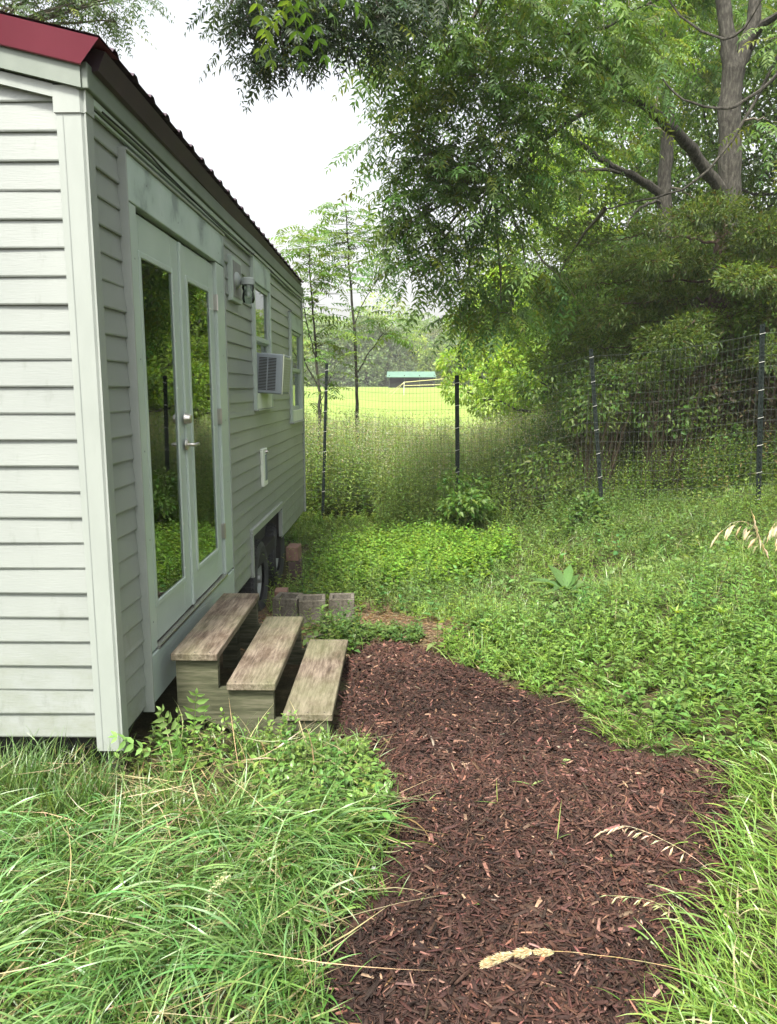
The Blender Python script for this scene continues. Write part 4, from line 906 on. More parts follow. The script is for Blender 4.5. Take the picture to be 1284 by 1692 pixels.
# ------------------------------------------------------------------ far side of the meadow
FY = 112.0
def farcrown(ac_, x, y, H, Rr, c1, c2, n, leaf, nb=12, low=.08):
    z0 = float(gz(x, y))
    for i in range(nb):
        t = low+(1-low)*((i+.6)/nb); a = i*2.4+rs.rand(); q = Rr*math.sin(math.pi*min(1, t*.8+.15))**.6*rs.uniform(.2, .85)
        c = np.array([x+math.cos(a)*q, y+math.sin(a)*q, z0+H*t*.92]); br = Rr*rs.uniform(.38, .6); m_ = n//nb
        P, d = ballpts(m_, c, (br, br, br*.75), .35)
        D = nrm(d+rs.normal(0, .6, (m_, 3))); U = nrm(d+np.array([0, 0, .6])+rs.normal(0, .4, (m_, 3)))
        ac_.inst(LEAFF, P, D, U, leaf*rs.uniform(.7, 1.4, m_), leaf*.7, cols(m_, c1, c2, .08)*rs.uniform(.8, 1.2))
ac_ = Acc()
for (row, y0, h0, n_) in ((0, 128, 9, 22), (1, 140, 11.5, 22), (2, 156, 14.5, 20)):
    for i in range(n_):
        x = -52+i*(130/n_)+rs.uniform(-2, 2); y = y0+rs.uniform(-4, 4); k = rs.rand(); Hh = h0*rs.uniform(.82, 1.15)
        c1, c2 = ((.12, .22, .05), (.22, .34, .08)) if k < .5 else (((.18, .28, .045), (.34, .44, .09)) if k < .85 else ((.12, .16, .08), (.2, .24, .12)))
        farcrown(ac_, x, y, Hh, Hh*.36, c1, c2, 2400, .50)
    
o = ac_.obj('far_woods', M['leaf']); tag(o, 'hazy mixed woods closing the view beyond the meadow', 'woods', kind='stuff')
def fartree(name, label, px, Y_, H, Rr, c1, c2, n, leaf, low=.1, nb=14):
    x = px_x(px, Y_); base = (x, Y_, float(gz(x, Y_))); o = empty(name, base); tag(o, label, 'tree', 'trees along the far edge of the meadow')
    b = MB(); b.tube([(0, 0, -.2), (.1, 0, H*.4), (0, 0, H*.8)], [Rr*.07, Rr*.05, .05], 7); b.build('trunk', M['bark'], o, True, normals=False)
    a_ = Acc(); farcrown(a_, x, Y_, H, Rr, c1, c2, n, leaf, nb, low); a_.obj('crown', M['leaf'], o, base)
fartree('evergreen_tree', 'dusky grey green evergreen seen behind the thin sapling stem', 605, 122, 10.5, 4.6, (.08, .135, .055), (.17, .24, .10), 9000, .42, .05, 20)
fartree('evergreen_tree', 'dusky evergreen just left of the green roofed shelter, wider than its neighbour', 648, 124, 8.5, 4.4, (.08, .135, .055), (.17, .24, .10), 8000, .42, .05, 18)
fartree('evergreen_tree', 'grey green evergreen behind the leafy sapling at the house corner', 552, 121, 9.0, 4.2, (.08, .135, .055), (.17, .24, .10), 8000, .42, .05, 18)
fartree('round_tree', 'round light green tree standing behind the badminton net', 721, 116, 5.6, 2.7, (.10, .17, .03), (.24, .32, .07), 6000, .36)
fartree('round_tree', 'round light green tree a little right of the second fence post', 790, 117, 6.0, 2.8, (.09, .16, .03), (.22, .30, .07), 6000, .36)
fartree('round_tree', 'pale green spreading tree at the right end of the meadow edge', 832, 118, 5.4, 3.2, (.09, .15, .03), (.21, .29, .07), 6000, .36)
fartree('round_tree', 'low dark bush between the two round light trees', 757, 121, 3.6, 2.2, (.05, .10, .03), (.10, .17, .05), 3500, .34)

# shelter with a green tin roof
Y_ = 98.0; pc = at(681, 640, Y_); zg = float(gz(pc[0], Y_)); sh = empty('field_shelter', (pc[0], Y_, zg)); tag(sh, 'low open shelter with a pale green tin roof on the far side of the meadow', 'shelter')
b = MB(); b.prism([(-2.8, 1.2), (-2.8, 1.27), (.5, 2.0), (2.6, 1.6), (2.6, 1.52), (.5, 1.91)], -3.2, 2.9, 'yz'); b.build('roof', M['roofgreen'], sh)
b = MB()
for x in (-2.9, -1, .9, 2.7):
    for y in (-2.4, 2.3): b = MB(); b.box(x-.05, x+.05, y-.05, y+.05, -.2, 1.5); b.build('post', M['zinc'], sh)
b = MB(); b.box(-3, 2.7, 2.2, 2.3, -.2, 1.5); b.box(-3, -2.9, -2.2, 2.2, -.2, 1.3); b.box(2.7, 2.8, -2.2, 2.2, -.2, 1.3); b.box(-2.8, 2.6, -2.0, -1.9, -.2, .55); b.build('back_wall', M['dark'], sh)
# badminton net
Y_ = 72.0; q0 = at(668, 640, Y_); q1 = at(752, 640, Y_-2); nz0 = float(gz(q0[0], Y_)); nz1 = float(gz(q1[0], Y_-2))
nt_ = empty('badminton_net', (q0[0], Y_, nz0)); tag(nt_, 'yellow edged badminton net with guy ropes on the meadow', 'net')
tz = lambda y, Yd: EYE+(645-y)/1250*Yd-nz0
za, zb_, zc, zd = tz(632, Y_), tz(637.5, Y_), tz(625, Y_-2), tz(635, Y_-2); dx = q1[0]-q0[0]
b = MB(); th_ = .032
for (p, q) in (((0, 0, za), (dx, -2, zc)), ((0, 0, zb_), (dx, -2, zd)), ((0, 0, za), (0, 0, zb_)), ((dx, -2, zc), (dx, -2, zd))): b.tube([p, q], th_, 5)
b.build('tape', M['tape'], nt_)
b = MB(); b.tube([(-.03, 0, -.1), (-.03, 0, za+.03)], .03, 6); b.tube([(dx+.03, -2, nz1-nz0-.1), (dx+.03, -2, zc+.03)], .03, 6); b.build('poles', M['reflector'], nt_)
b = MB(); b.tube([(0, 0, za), (-1.7, .3, .0)], .018, 4); b.tube([(0, 0, za), (-1.2, -.6, .0)], .018, 4); b.tube([(dx, -2, zc), (dx+1.5, -2.1, nz1-nz0)], .018, 4); b.tube([(dx, -2, zc), (dx+1.2, -1.2, nz1-nz0)], .018, 4); b.build('guy_ropes', M['tape'], nt_)
b = MB()
for k in range(40):
    f = k/39; b.tube([(dx*f, -2*f, za+(zc-za)*f), (dx*f, -2*f, zb_+(zd-zb_)*f)], .006, 3, False)
for k in range(7):
    f = k/6; b.tube([(0, 0, zb_+(za-zb_)*f), (dx, -2, zd+(zc-zd)*f)], .006, 3, False)
b.build('mesh', M['zinc'], nt_, normals=False)

# ------------------------------------------------------------------ undergrowth, weeds, grass
def scatter(n, x0, x1, y0, y1, keep=None):
    x = rs.uniform(x0, x1, n); y = rs.uniform(y0, y1, n)
    k = np.ones(n, bool) if keep is None else keep(x, y)
    x = x[k]; y = y[k]; return np.stack([x, y, gz(x, y)], -1)
def nothouse(x, y): return ~((x < WX+.02) & (y > EY-.02) & (y < YF+.05))
def notsteps(x, y): return ~((x < -.3) & (x > WX-.1) & (y > 3.44) & (y < 4.7))

# thicket of shrubs behind the right part of the fence
ac_ = Acc()
for i in range(150):
    y = rs.uniform(10.2, 14.5); px = rs.uniform(850, 1400); x = px_x(px, y); z0 = float(gz(x, y))
    hmax = np.interp(px, [850, 900, 980, 1100, 1400], [.9, 1.3, 1.9, 2.3, 2.8]); h = hmax*rs.uniform(.35, 1)
    br = rs.uniform(.3, .55); m_ = 420; c = (x, y, z0+h-br*.5); P, d = ballpts(m_, c, (br, br, br*.8), .1)
    D = nrm(d*.6+rs.normal(0, .6, (m_, 3))+np.array([0, 0, -.3])); U = nrm(np.array([0, 0, 1.])+rs.normal(0, .5, (m_, 3)))
    k = rs.rand(); c1, c2 = ((.055, .105, .028), (.13, .22, .05)) if k < .5 else (((.08, .14, .03), (.16, .25, .05)) if k < .85 else ((.09, .085, .05), (.15, .14, .09)))
    ac_.inst(LEAF, P, D, U, rs.uniform(.05, .10, m_), rs.uniform(.02, .045, m_), cols(m_, c1, c2))
    s_ = P[:26]; ac_.stems(np.tile([x, y, z0], (26, 1))+rs.normal(0, .12, (26, 3))*np.array([1, 1, 0]), s_, .004, np.tile([.13, .10, .07], (26, 1)))
o = ac_.obj('undergrowth', M['leaf']); tag(o, 'tangled shady undergrowth behind the right half of the wire fence', 'undergrowth', kind='stuff')
# tall seedy weeds between fence and meadow
ac_ = Acc(); P = np.concatenate([scatter(5200, -3.6, 5.2, 10.7, 13.5, lambda x, y: ~((x > 3.4) & (y < 14)) & ((rs.rand(len(x)) < .8+.3*vnoise(x, y, .9, 5)) & ~((x < -.35) & (y < 11.5) & (x > -1.9)))), scatter(2600, -3.6, 6.2, 13.5, 18, lambda x, y: rs.rand(len(x)) < .9)])
n = len(P); H = rs.uniform(.9, 1.72, n)*(1-.15*smooth(13, 17, P[:, 1]))*(.88+.16*vnoise(P[:, 0], P[:, 1], .9, 9))
yl = smooth(.3, 1.0, vnoise(P[:, 0], P[:, 1], .8, 8)+.5*smooth(.5, 3, P[:, 0]))[:, None]
C = cols(n, (.13, .22, .06), (.25, .34, .12))*(1-yl)+cols(n, (.16, .25, .035), (.30, .40, .07))*yl
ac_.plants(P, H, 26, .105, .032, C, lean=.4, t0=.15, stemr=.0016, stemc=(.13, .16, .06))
tops_ = P+np.stack([0*H, 0*H, H*.93], -1)
for i in range(11):
    q = tops_+rs.normal(0, 1, (n, 3))*np.array([.06, .06, .10]); D = nrm(rs.normal(0, 1, (n, 3))+np.array([0, 0, .6]))
    ac_.inst(LEAFF, q, D, rs.normal(0, 1, (n, 3)), rs.uniform(.02, .045, n), .014, cols(n, (.28, .31, .19), (.48, .48, .36))*(1-yl*.4))
P = scatter(3600, -3.6, 4.6, 9.9, 12.5); n = len(P)
ac_.plants(P, rs.uniform(.3, 1.0, n)*np.where((P[:, 0] < -.3) & (P[:, 0] > -2) & (P[:, 1] < 11.45), .22, 1), 16, .08, .028, cols(n, (.10, .17, .04), (.20, .30, .07)), lean=.3)
P = scatter(3900, 1.6, 8.4, 8.3, 11.2, lambda x, y: y > 10.4-.28*(x-1.6)); n = len(P)
ac_.plants(P, rs.uniform(.25, .85, n), 15, .085, .03, cols(n, (.06, .12, .03), (.14, .22, .05), .1, (.24, .19, .11), .12), lean=.35)
o = ac_.obj('tall_weeds', M['leaf']); tag(o, 'dense grey green seedy weeds between the wire fence and the meadow', 'weeds', kind='stuff')

# climber around the second post
def bush(name, label, x, y, h, r_, n, c1, c2, leaf, wid, nb=9):
    z0 = float(gz(x, y)); o = empty(name, (x, y, z0)); tag(o, label, 'bush')
    ac_ = Acc(); b = MB()
    for i in range(nb):
        a = i*2.4; q = r_*rs.uniform(.1, .75); c = np.array([math.cos(a)*q, math.sin(a)*q, h*rs.uniform(.25, .85)]); m_ = n//nb; br = r_*.5
        P, d = ballpts(m_, c, (br, br, br*.7), .1); D = nrm(d*.7+rs.normal(0, .5, (m_, 3))+np.array([0, 0, -.3])); U = nrm(np.array([0, 0, 1.])+rs.normal(0, .4, (m_, 3)))
        ac_.inst(LEAF, P, D, U, leaf*rs.uniform(.6, 1.2, m_), wid*rs.uniform(.7, 1.2, m_), cols(m_, c1, c2)); b.tube([(0, 0, -.05), c*.5+np.array([0, 0, .05]), c], [.008, .006, .003], 4, False)
    b.build('stems', M['twig'], o, normals=False); ac_.obj('foliage', M['leaf'], o)
bush('bramble_bush', 'dark leafy bush climbing the foot of the second fence post', px_x(768, 9.9), 9.9, 1.0, .40, 1700, (.07, .15, .03), (.15, .25, .05), .08, .045, 12)
bush('bramble_bush', 'small dark bush at the foot of the leaning middle post', px_x(985, 9.3), 9.3, .40, .34, 1000, (.06, .12, .03), (.12, .20, .05), .08, .05)

# bare twiggy brush at the fence
b = MB(); zc_ = float(gz(3.0, 9.4))
for i in range(40):
    a = rs.uniform(0, 6.28); p0 = np.array([rs.normal(0, .08), rs.normal(0, .06), 0]); d = np.array([math.cos(a)*.5, math.sin(a)*.3, rs.uniform(.15, .6)])
    pts = [p0+d*q*rs.uniform(.5, .7)+rs.normal(0, .012, 3)+np.array([0, 0, -.25*q*q]) for q in np.linspace(0, 1, 6)]; b.tube(pts, list(np.linspace(.004, .0012, 6)), 4, False)
o = b.build('dead_brush', plain('bleached dead twigs', (.22, .17, .14), (.36, .29, .25), 20, .8)); o.location = (px_x(1045, 9.2), 9.2, float(gz(px_x(1045, 9.2), 9.2)))
tag(o, 'bleached dry twigs tangled at the foot of the fence right of the leaning post', 'dead brush')

# leafy ground cover of the slope and beyond the mulch
ac_ = Acc()
def slopekeep(x, y):
    dirt = 1.2*np.exp(-(((x+.45)/.75)**2+((y-5.95)/1.0)**2)*1.2)+1.1*np.exp(-(((x+.1)/.6)**2+((y-5.2)/.4)**2))+.9*np.exp(-(((x-.75)/.35)**2+((y-4.2)/.25)**2))
    return nothouse(x, y) & notsteps(x, y) & ~inpoly(x, y) & (rs.rand(len(x)) > dirt*1.6-.25) & ((x > -1.15) | (y > 9.6)) & ((x > -.9) | (y > 6.3)) & (np.abs(x*FPX/y-0) < 1200) & (((x-1.33)/.28)**2+((y-5.7)/.35)**2 > rs.rand(len(x)))
den = lambda x, y: rs.rand(len(x)) < .62+.5*vnoise(x, y, 2.2, 21)
P = scatter(19500, -1.6, 9, 4.4, 10.8, lambda x, y: slopekeep(x, y) & den(x, y)); n = len(P)
H = rs.uniform(.05, .29, n)*(1+.6*smooth(.8, 3, P[:, 0]))*np.clip(.75+.8*vnoise(P[:, 0], P[:, 1], 1.9, 31), .25, 1.9)
yl = smooth(.2, .9, vnoise(P[:, 0], P[:, 1], 1.7, 13))[:, None]
C = cols(n, (.08, .15, .04), (.15, .24, .07))*(1-yl)+cols(n, (.13, .22, .035), (.22, .33, .06))*yl
k_ = rs.rand(n) < .6
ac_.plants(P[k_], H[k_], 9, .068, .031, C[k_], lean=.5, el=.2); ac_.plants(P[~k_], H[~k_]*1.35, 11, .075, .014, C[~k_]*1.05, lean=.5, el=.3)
P = scatter(420, -.4, 6, 4.6, 10, lambda x, y: slopekeep(x, y)); n = len(P)
ac_.plants(P, rs.uniform(.12, .3, n), 6, .11, .06, cols(n, (.10, .18, .05), (.18, .27, .09)), T=LEAFB, lean=.4, el=.1)
P = scatter(2600, -1.0, 1.6, 7.0, 10.2, lambda x, y: slopekeep(x, y) & (((x-.1)/1.05)**2+((y-8.6)/1.25)**2+.45*vnoise(x, y, 3.3, 77) < .8+.5*rs.rand(len(x)))); n = len(P)
ac_.plants(P, rs.uniform(.18, .38, n), 11, .085, .05, cols(n, (.11, .21, .03), (.20, .33, .05)), T=LEAFB, lean=.3, el=.1)
P = scatter(420, -.45, .15, 4.98, 5.3, lambda x, y: ~inpoly(x, y)&(rs.rand(len(x))<.35)); n = len(P)
ac_.plants(P, rs.uniform(.03, .10, n), 8, .06, .028, cols(n, (.06, .12, .03), (.12, .19, .05)), lean=.5, el=.2)
P = scatter(60, -.62, -.28, 4.75, 5.2); n = len(P)
ac_.plants(P, rs.uniform(.12, .26, n), 10, .075, .035, cols(n, (.06, .12, .03), (.12, .19, .05)), lean=.5, el=.2)
P = scatter(70, -1.08, -.72, 6.5, 7.2, lambda x, y: x > -1.1); n = len(P)
ac_.plants(P, rs.uniform(.12, .32, n), 10, .07, .035, cols(n, (.09, .17, .04), (.17, .26, .08)), lean=.5, el=.2)
o = ac_.obj('ground_cover', M['leaf']); tag(o, 'low leafy weeds covering the slope right of the house', 'weeds', kind='stuff')

# leafy weeds close on the right
ac_ = Acc()
P = scatter(7600, .3, 5.2, 2.0, 5.4, lambda x, y: ~inpoly(x, y) & (x > .15) & (polydist(x, y) > .03) & (x*FPX/y < 1250) & (y > 2.75+.25*vnoise(x, y, 3, 4)-.35*smooth(1.7, 2.6, x)) & (rs.rand(len(x)) < .62+.55*vnoise(x, y, 2.5, 41))); n = len(P)
edge = smooth(0, .6, polydist(P[:, 0], P[:, 1])); hv = .75+.45*vnoise(P[:, 0], P[:, 1], 3.1, 43)
yl = smooth(-.1, .9, vnoise(P[:, 0], P[:, 1], 2.3, 47))[:, None]
H = rs.uniform(.06, .38, n)*(.35+.65*edge)*np.clip(hv, .3, 1.4); C = cols(n, (.10, .19, .045), (.17, .28, .07), .1)*(1-yl)+cols(n, (.17, .28, .04), (.26, .38, .07), .1)*yl
k_ = rs.rand(n); q1 = k_ < .5; q2 = (k_ >= .5) & (k_ < .8); q3 = k_ >= .8
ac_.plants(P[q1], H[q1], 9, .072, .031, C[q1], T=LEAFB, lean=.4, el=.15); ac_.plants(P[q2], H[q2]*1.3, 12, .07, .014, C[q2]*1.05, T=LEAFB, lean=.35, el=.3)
ac_.plants(P[q3], H[q3]*.8, 7, .05, .036, C[q3]*.85, T=LEAFB, lean=.6, el=.05)
P = scatter(260, .5, 2.6, 2.6, 4.8, lambda x, y: ~inpoly(x, y) & (x > .6) & (polydist(x, y) < .25)); n = len(P); P[:, 2] += .01
ac_.blades(P, rs.uniform(.08, .25, n), rs.uniform(.002, .004, n), rs.uniform(0, 6.28, n), rs.uniform(1.1, 1.5, n), rs.uniform(0, .4, n), cols(n, (.30, .24, .13), (.5, .42, .26)), 4)
o = ac_.obj('leafy_weeds', M['leaf']); tag(o, 'bright leafy weeds along the right edge of the mulch', 'weeds', kind='stuff')

# grass
def tufts(acc, P, per, spread, L, W, th, kk, C, segs=6, azb=None, azs=3.14):
    n = len(P)*per; idx = np.repeat(np.arange(len(P)), per); o_ = rs.normal(0, spread, (n, 2)); Q = P[idx].copy(); Q[:, :2] += o_; Q[:, 2] = gz(Q[:, 0], Q[:, 1])
    az = (azb[idx] if azb is not None else rs.uniform(0, 6.28, n))+rs.normal(0, azs, n)
    Ls = rs.uniform(*L, n)
    acc.blades(Q, Ls, rs.uniform(*W, n), az, np.abs(rs.uniform(*th, n)), rs.uniform(*kk, n), C(n), segs)
left_edge = lambda x, y: (x < np.interp(y, [1.0, 1.8, 2.36, 2.72, 3.1, 3.5], [-.36, -.27, -.10, -.06, -.13, -.33])+.03)
ac_ = Acc()
kp = lambda x, y: left_edge(x, y) & ~((x < WX+.06) & (y > EY-.03)) & notsteps(x, y)
GC = lambda n: cols(n, (.07, .155, .033), (.19, .31, .085), .13, (.34, .30, .17), .05)
P = scatter(430, -2.7, .05, 1.0, 3.30, kp); azb = vnoise(P[:, 0], P[:, 1], 1.3, 51)*2.6+4.2
far_ = P[:, 1] > 2.75; nl_ = polydist(P[:, 0], P[:, 1]) < .16
q1 = ~far_ & ~nl_; q2 = far_ | nl_; az2 = np.where(nl_, azb*.3+3.0, azb)
tufts(ac_, P[q1], 38, .055, (.14, .42), (.003, .0085), (.2, 1.3), (.4, 2.1), GC, 8, azb[q1], 1.2); tufts(ac_, P[q2], 26, .04, (.09, .25), (.004, .008), (.3, 1.1), (.5, 1.8), GC, 7, az2[q2], 1.1)
P = scatter(110, -2.4, -.2, 1.5, 2.7, kp); azb = vnoise(P[:, 0], P[:, 1], 2.3, 55)*3+4.5
tufts(ac_, P, 22, .02, (.25, .5), (.004, .009), (.2, .8), (1.2, 2.3), lambda n: cols(n, (.08, .18, .045), (.19, .32, .11)), 9, azb, .35)
P = scatter(2600, -2.7, .0, 1.0, 3.3, kp); n = len(P); P[:, 2] += rs.uniform(.01, .10, n)
ac_.blades(P, rs.uniform(.1, .35, n), rs.uniform(.002, .006, n), rs.uniform(0, 6.28, n), rs.uniform(1.1, 1.6, n), rs.uniform(-.2, .4, n), cols(n, (.16, .13, .06), (.40, .35, .20)), 4)
P = scatter(240, -2.7, .0, 1.0, 3.40, kp)
tufts(ac_, P, 20, .05, (.08, .22), (.003, .006), (.05, .6), (.3, 1.3), lambda n: cols(n, (.06, .125, .022), (.12, .22, .04)), 6)
P = scatter(170, -2.7, -1.2, 2.7, 3.16, kp); tufts(ac_, P, 16, .03, (.14, .32), (.003, .006), (.05, .5), (.3, 1.2), lambda n: cols(n, (.05, .11, .025), (.12, .2, .05)), 7)
P = scatter(210, -2.7, -.2, 1.0, 3.2, kp); n = len(P); P[:, 2] += rs.uniform(.04, .16, n)      # dry lying straws
ac_.blades(P, rs.uniform(.2, .6, n), rs.uniform(.002, .0045, n), rs.uniform(0, 6.28, n), rs.uniform(1.2, 1.5, n), rs.uniform(-.1, .5, n), cols(n, (.30, .25, .13), (.48, .42, .26)), 5)
P = scatter(260, -.55, .05, 2.55, 3.45, lambda x, y: kp(x, y)); n = len(P)                     # leafy weeds near the steps
ac_.plants(P, rs.uniform(.10, .25, n)*(1-.65*smooth(3.0, 3.35, P[:, 1])), 10, .065, .03, cols(n, (.07, .14, .03), (.14, .23, .05)), T=LEAFB, lean=.4, el=.15)
P = scatter(80, -1.2, -.5, 3.0, 3.5, kp); n = len(P); ac_.plants(P, rs.uniform(.10, .22, n), 9, .055, .026, cols(n, (.08, .15, .03), (.15, .24, .05)), T=LEAFB, lean=.4)
o = ac_.obj('long_grass', M['grass']); tag(o, 'long tangled grass bent over in front of the house and steps', 'grass', kind='stuff')

ac_ = Acc()
right_edge = lambda x, y: ~inpoly(x, y) & (x > .3)
RC = lambda n: cols(n, (.11, .21, .035), (.22, .34, .07), .1, (.34, .30, .17), .05)
P = scatter(760, .7, 5.0, 1.0, 4.9, lambda x, y: right_edge(x, y) & (x*FPX/y < 1400)); azb = vnoise(P[:, 0], P[:, 1], 1.5, 61)*2.6+3.4
tufts(ac_, P, 20, .035, (.08, .22), (.003, .0065), (.15, .9), (.6, 1.7), RC, 7, azb, .8)
P = scatter(620, .7, 2.9, .9, 3.0, right_edge); tufts(ac_, P, 20, .05, (.07, .24), (.003, .007), (.2, 1.0), (.6, 1.7), RC, 7, np.full(len(P), 3.2), 1.1)
P = scatter(4600, -1.4, 9, 4.3, 10.6, lambda x, y: slopekeep(x, y)); tufts(ac_, P, 8, .05, (.08, .24), (.003, .007), (.05, .7), (.3, 1.4), lambda n: cols(n, (.09, .17, .03), (.20, .31, .06), .1, (.3, .26, .14), .05), 4)
o = ac_.obj('short_grass', M['grass']); tag(o, 'fresh green grass on the slope right of the mulch', 'grass', kind='stuff')

# dry litter on the bare soil by the blocks
ac_ = Acc(); P = scatter(3800, -1.1, .6, 4.75, 6.9, lambda x, y: nothouse(x, y) & ~inpoly(x, y) & notsteps(x, y)); n = len(P); P[:, 2] += rs.uniform(.002, .02, n)
a = rs.uniform(0, 6.28, n); D = np.stack([np.cos(a), np.sin(a), rs.normal(0, .15, n)], -1)
ac_.inst(LEAF, P, D, np.tile([0, 0, 1.], (n, 1))+rs.normal(0, .3, (n, 3)), rs.uniform(.02, .08, n), rs.uniform(.004, .016, n), cols(n, (.10, .06, .035), (.34, .25, .16), .1))
P = scatter(9000, .2, 3.0, 1.2, 5.2, lambda x, y: ~inpoly(x, y) & (x > .3) & (polydist(x, y) < .15+.6*rs.rand(len(x)))); n = len(P); P[:, 2] += rs.uniform(.001, .025, n)
a = rs.uniform(0, 6.28, n); D = np.stack([np.cos(a), np.sin(a), rs.normal(0, .2, n)], -1)
ac_.inst(LEAF, P, D, np.tile([0, 0, 1.], (n, 1))+rs.normal(0, .4, (n, 3)), rs.uniform(.02, .11, n), rs.uniform(.003, .012, n), cols(n, (.08, .055, .03), (.30, .24, .14), .1, (.10, .17, .04), .3))
o = ac_.obj('dry_litter', M['leaf']); tag(o, 'dry leaf and straw litter on bare soil by the concrete blocks', 'litter', kind='stuff')

# ------------------------------------------------------------------ mulch
def mz(x, y): return gz(x, y)+.035*smooth(0, .12, polydist(x, y))+.020*vnoise(x, y, 5, 71)+.022*vnoise(x, y, 8.5, 74)+.012*vnoise(x, y, 14, 72)+.006*vnoise(x, y, 37, 73)
V = []; F = []; C = []; ac_ = Acc()
gx = np.arange(-.5, 1.6, .03); gy = np.arange(1.15, 5.0, .03); XX, YY = np.meshgrid(gx, gy); ii = np.arange(XX.size).reshape(XX.shape); ins = inpoly(XX, YY) 
f4 = np.stack([ii[:-1, :-1], ii[:-1, 1:], ii[1:, 1:], ii[1:, :-1]], -1).reshape(-1, 4); ok = ins.ravel()[f4].all(1); f4 = f4[ok]
ac_.put(np.stack([XX, YY, np.where(ins, mz(XX, YY), -.1)], -1).reshape(-1, 3), np.concatenate([f4[:, [0, 1, 2]], f4[:, [0, 2, 3]]]), np.tile([.014, .006, .005], (XX.size, 1)))
CH = (np.array([(-.5, -.4, 0), (-.46, .45, 0), (-.5, -.3, .5), (-.44, .4, .5), (0, -.5, .12), (.02, .5, .16), (0, -.45, .62), (.03, .42, .6), (.5, -.25, -.05), (.47, .3, 0), (.5, -.2, .35), (.46, .25, .4)], float),
      np.array([(0, 1, 3), (0, 3, 2), (8, 10, 11), (8, 11, 9), (2, 3, 7), (2, 7, 6), (6, 7, 11), (6, 11, 10), (0, 2, 6), (0, 6, 4), (4, 6, 10), (4, 10, 8), (1, 5, 7), (1, 7, 3), (5, 9, 11), (5, 11, 7)]))
def chips(n, y0, y1, L, W, stray=False):
    x = rs.uniform(-.55, 1.6, n); y = rs.uniform(y0, y1, n); k = (inpoly(x, y) if not stray else (polydist(x, y) < .09)); x = x[k]; y = y[k]; n = len(x)
    x = x+rs.normal(0, .018, n); y = y+rs.normal(0, .018, n)
    z = mz(x, y)+rs.uniform(-.006, .018, n); a = rs.uniform(0, 6.28, n)+.0; e = rs.normal(0, .34, n)
    D = np.stack([np.cos(a)*np.cos(e), np.sin(a)*np.cos(e), np.sin(e)], -1); U = np.array([0, 0, 1.])+rs.normal(0, .45, (n, 3))
    l = rs.uniform(*L, n)*rs.uniform(.6, 1.2, n); w_ = rs.uniform(*W, n); D = nrm(D); Y_ = nrm(np.cross(U, D)); Z_ = np.cross(D, Y_); tv, tf = CH
    th_ = rs.uniform(.002, .006, n)
    V = np.stack([x, y, z], -1)[:, None]+D[:, None]*(tv[:, 0][None, :, None]*l[:, None, None])+Y_[:, None]*(tv[:, 1][None, :, None]*w_[:, None, None])+Z_[:, None]*(tv[:, 2][None, :, None]*th_[:, None, None])
    c = cols(n, (.012, .0066, .0048), (.066, .033, .024), .1)*(1+.38*vnoise(x, y, 3.2, 75)+.25*vnoise(x, y, 9, 76))[:, None]; k = rs.rand(n); c[k > .93] = cols((k > .93).sum(), (.11, .058, .042), (.21, .12, .088)); c[k > .992] = cols((k > .992).sum(), (.2, .13, .09), (.34, .24, .17))
    ac_.put(V.reshape(-1, 3), (tf[None]+(np.arange(n)*len(tv))[:, None, None]).reshape(-1, 3), np.repeat(c, len(tv), 0))
chips(52000, 1.15, 3.2, (.012, .055), (.002, .008)); chips(13000, 1.15, 3.2, (.035, .10), (.005, .015)); chips(50000, 3.0, 5.0, (.018, .06), (.003, .010)); chips(12000, 3.0, 5.0, (.04, .10), (.006, .016)); chips(9000, 1.2, 5.0, (.01, .05), (.002, .008), True)
o = ac_.obj('mulch', M['chip']); tag(o, 'reddish brown shredded wood mulch spread as a path to the steps', 'mulch', kind='stuff')
ac_ = Acc(); n = 150; x = rs.uniform(-.3, 1.4, n); y = rs.uniform(1.6, 4.9, n); k = inpoly(x, y); x = x[k]; y = y[k]; n = len(x); P = np.stack([x, y, mz(x, y)+.012], -1)
a = rs.uniform(0, 6.28, n); D = np.stack([np.cos(a), np.sin(a), rs.normal(0, .25, n)], -1)
ac_.inst(LEAFB, P, D, np.tile([0, 0, 1.], (n, 1))+rs.normal(0, .4, (n, 3)), rs.uniform(.012, .04, n), rs.uniform(.006, .016, n), cols(n, (.16, .10, .05), (.34, .25, .13), .1, (.14, .20, .06), .3))
o = ac_.obj('fallen_leaves', M['leaf']); tag(o, 'small dry leaves scattered over the mulch', 'leaf litter', kind='stuff')
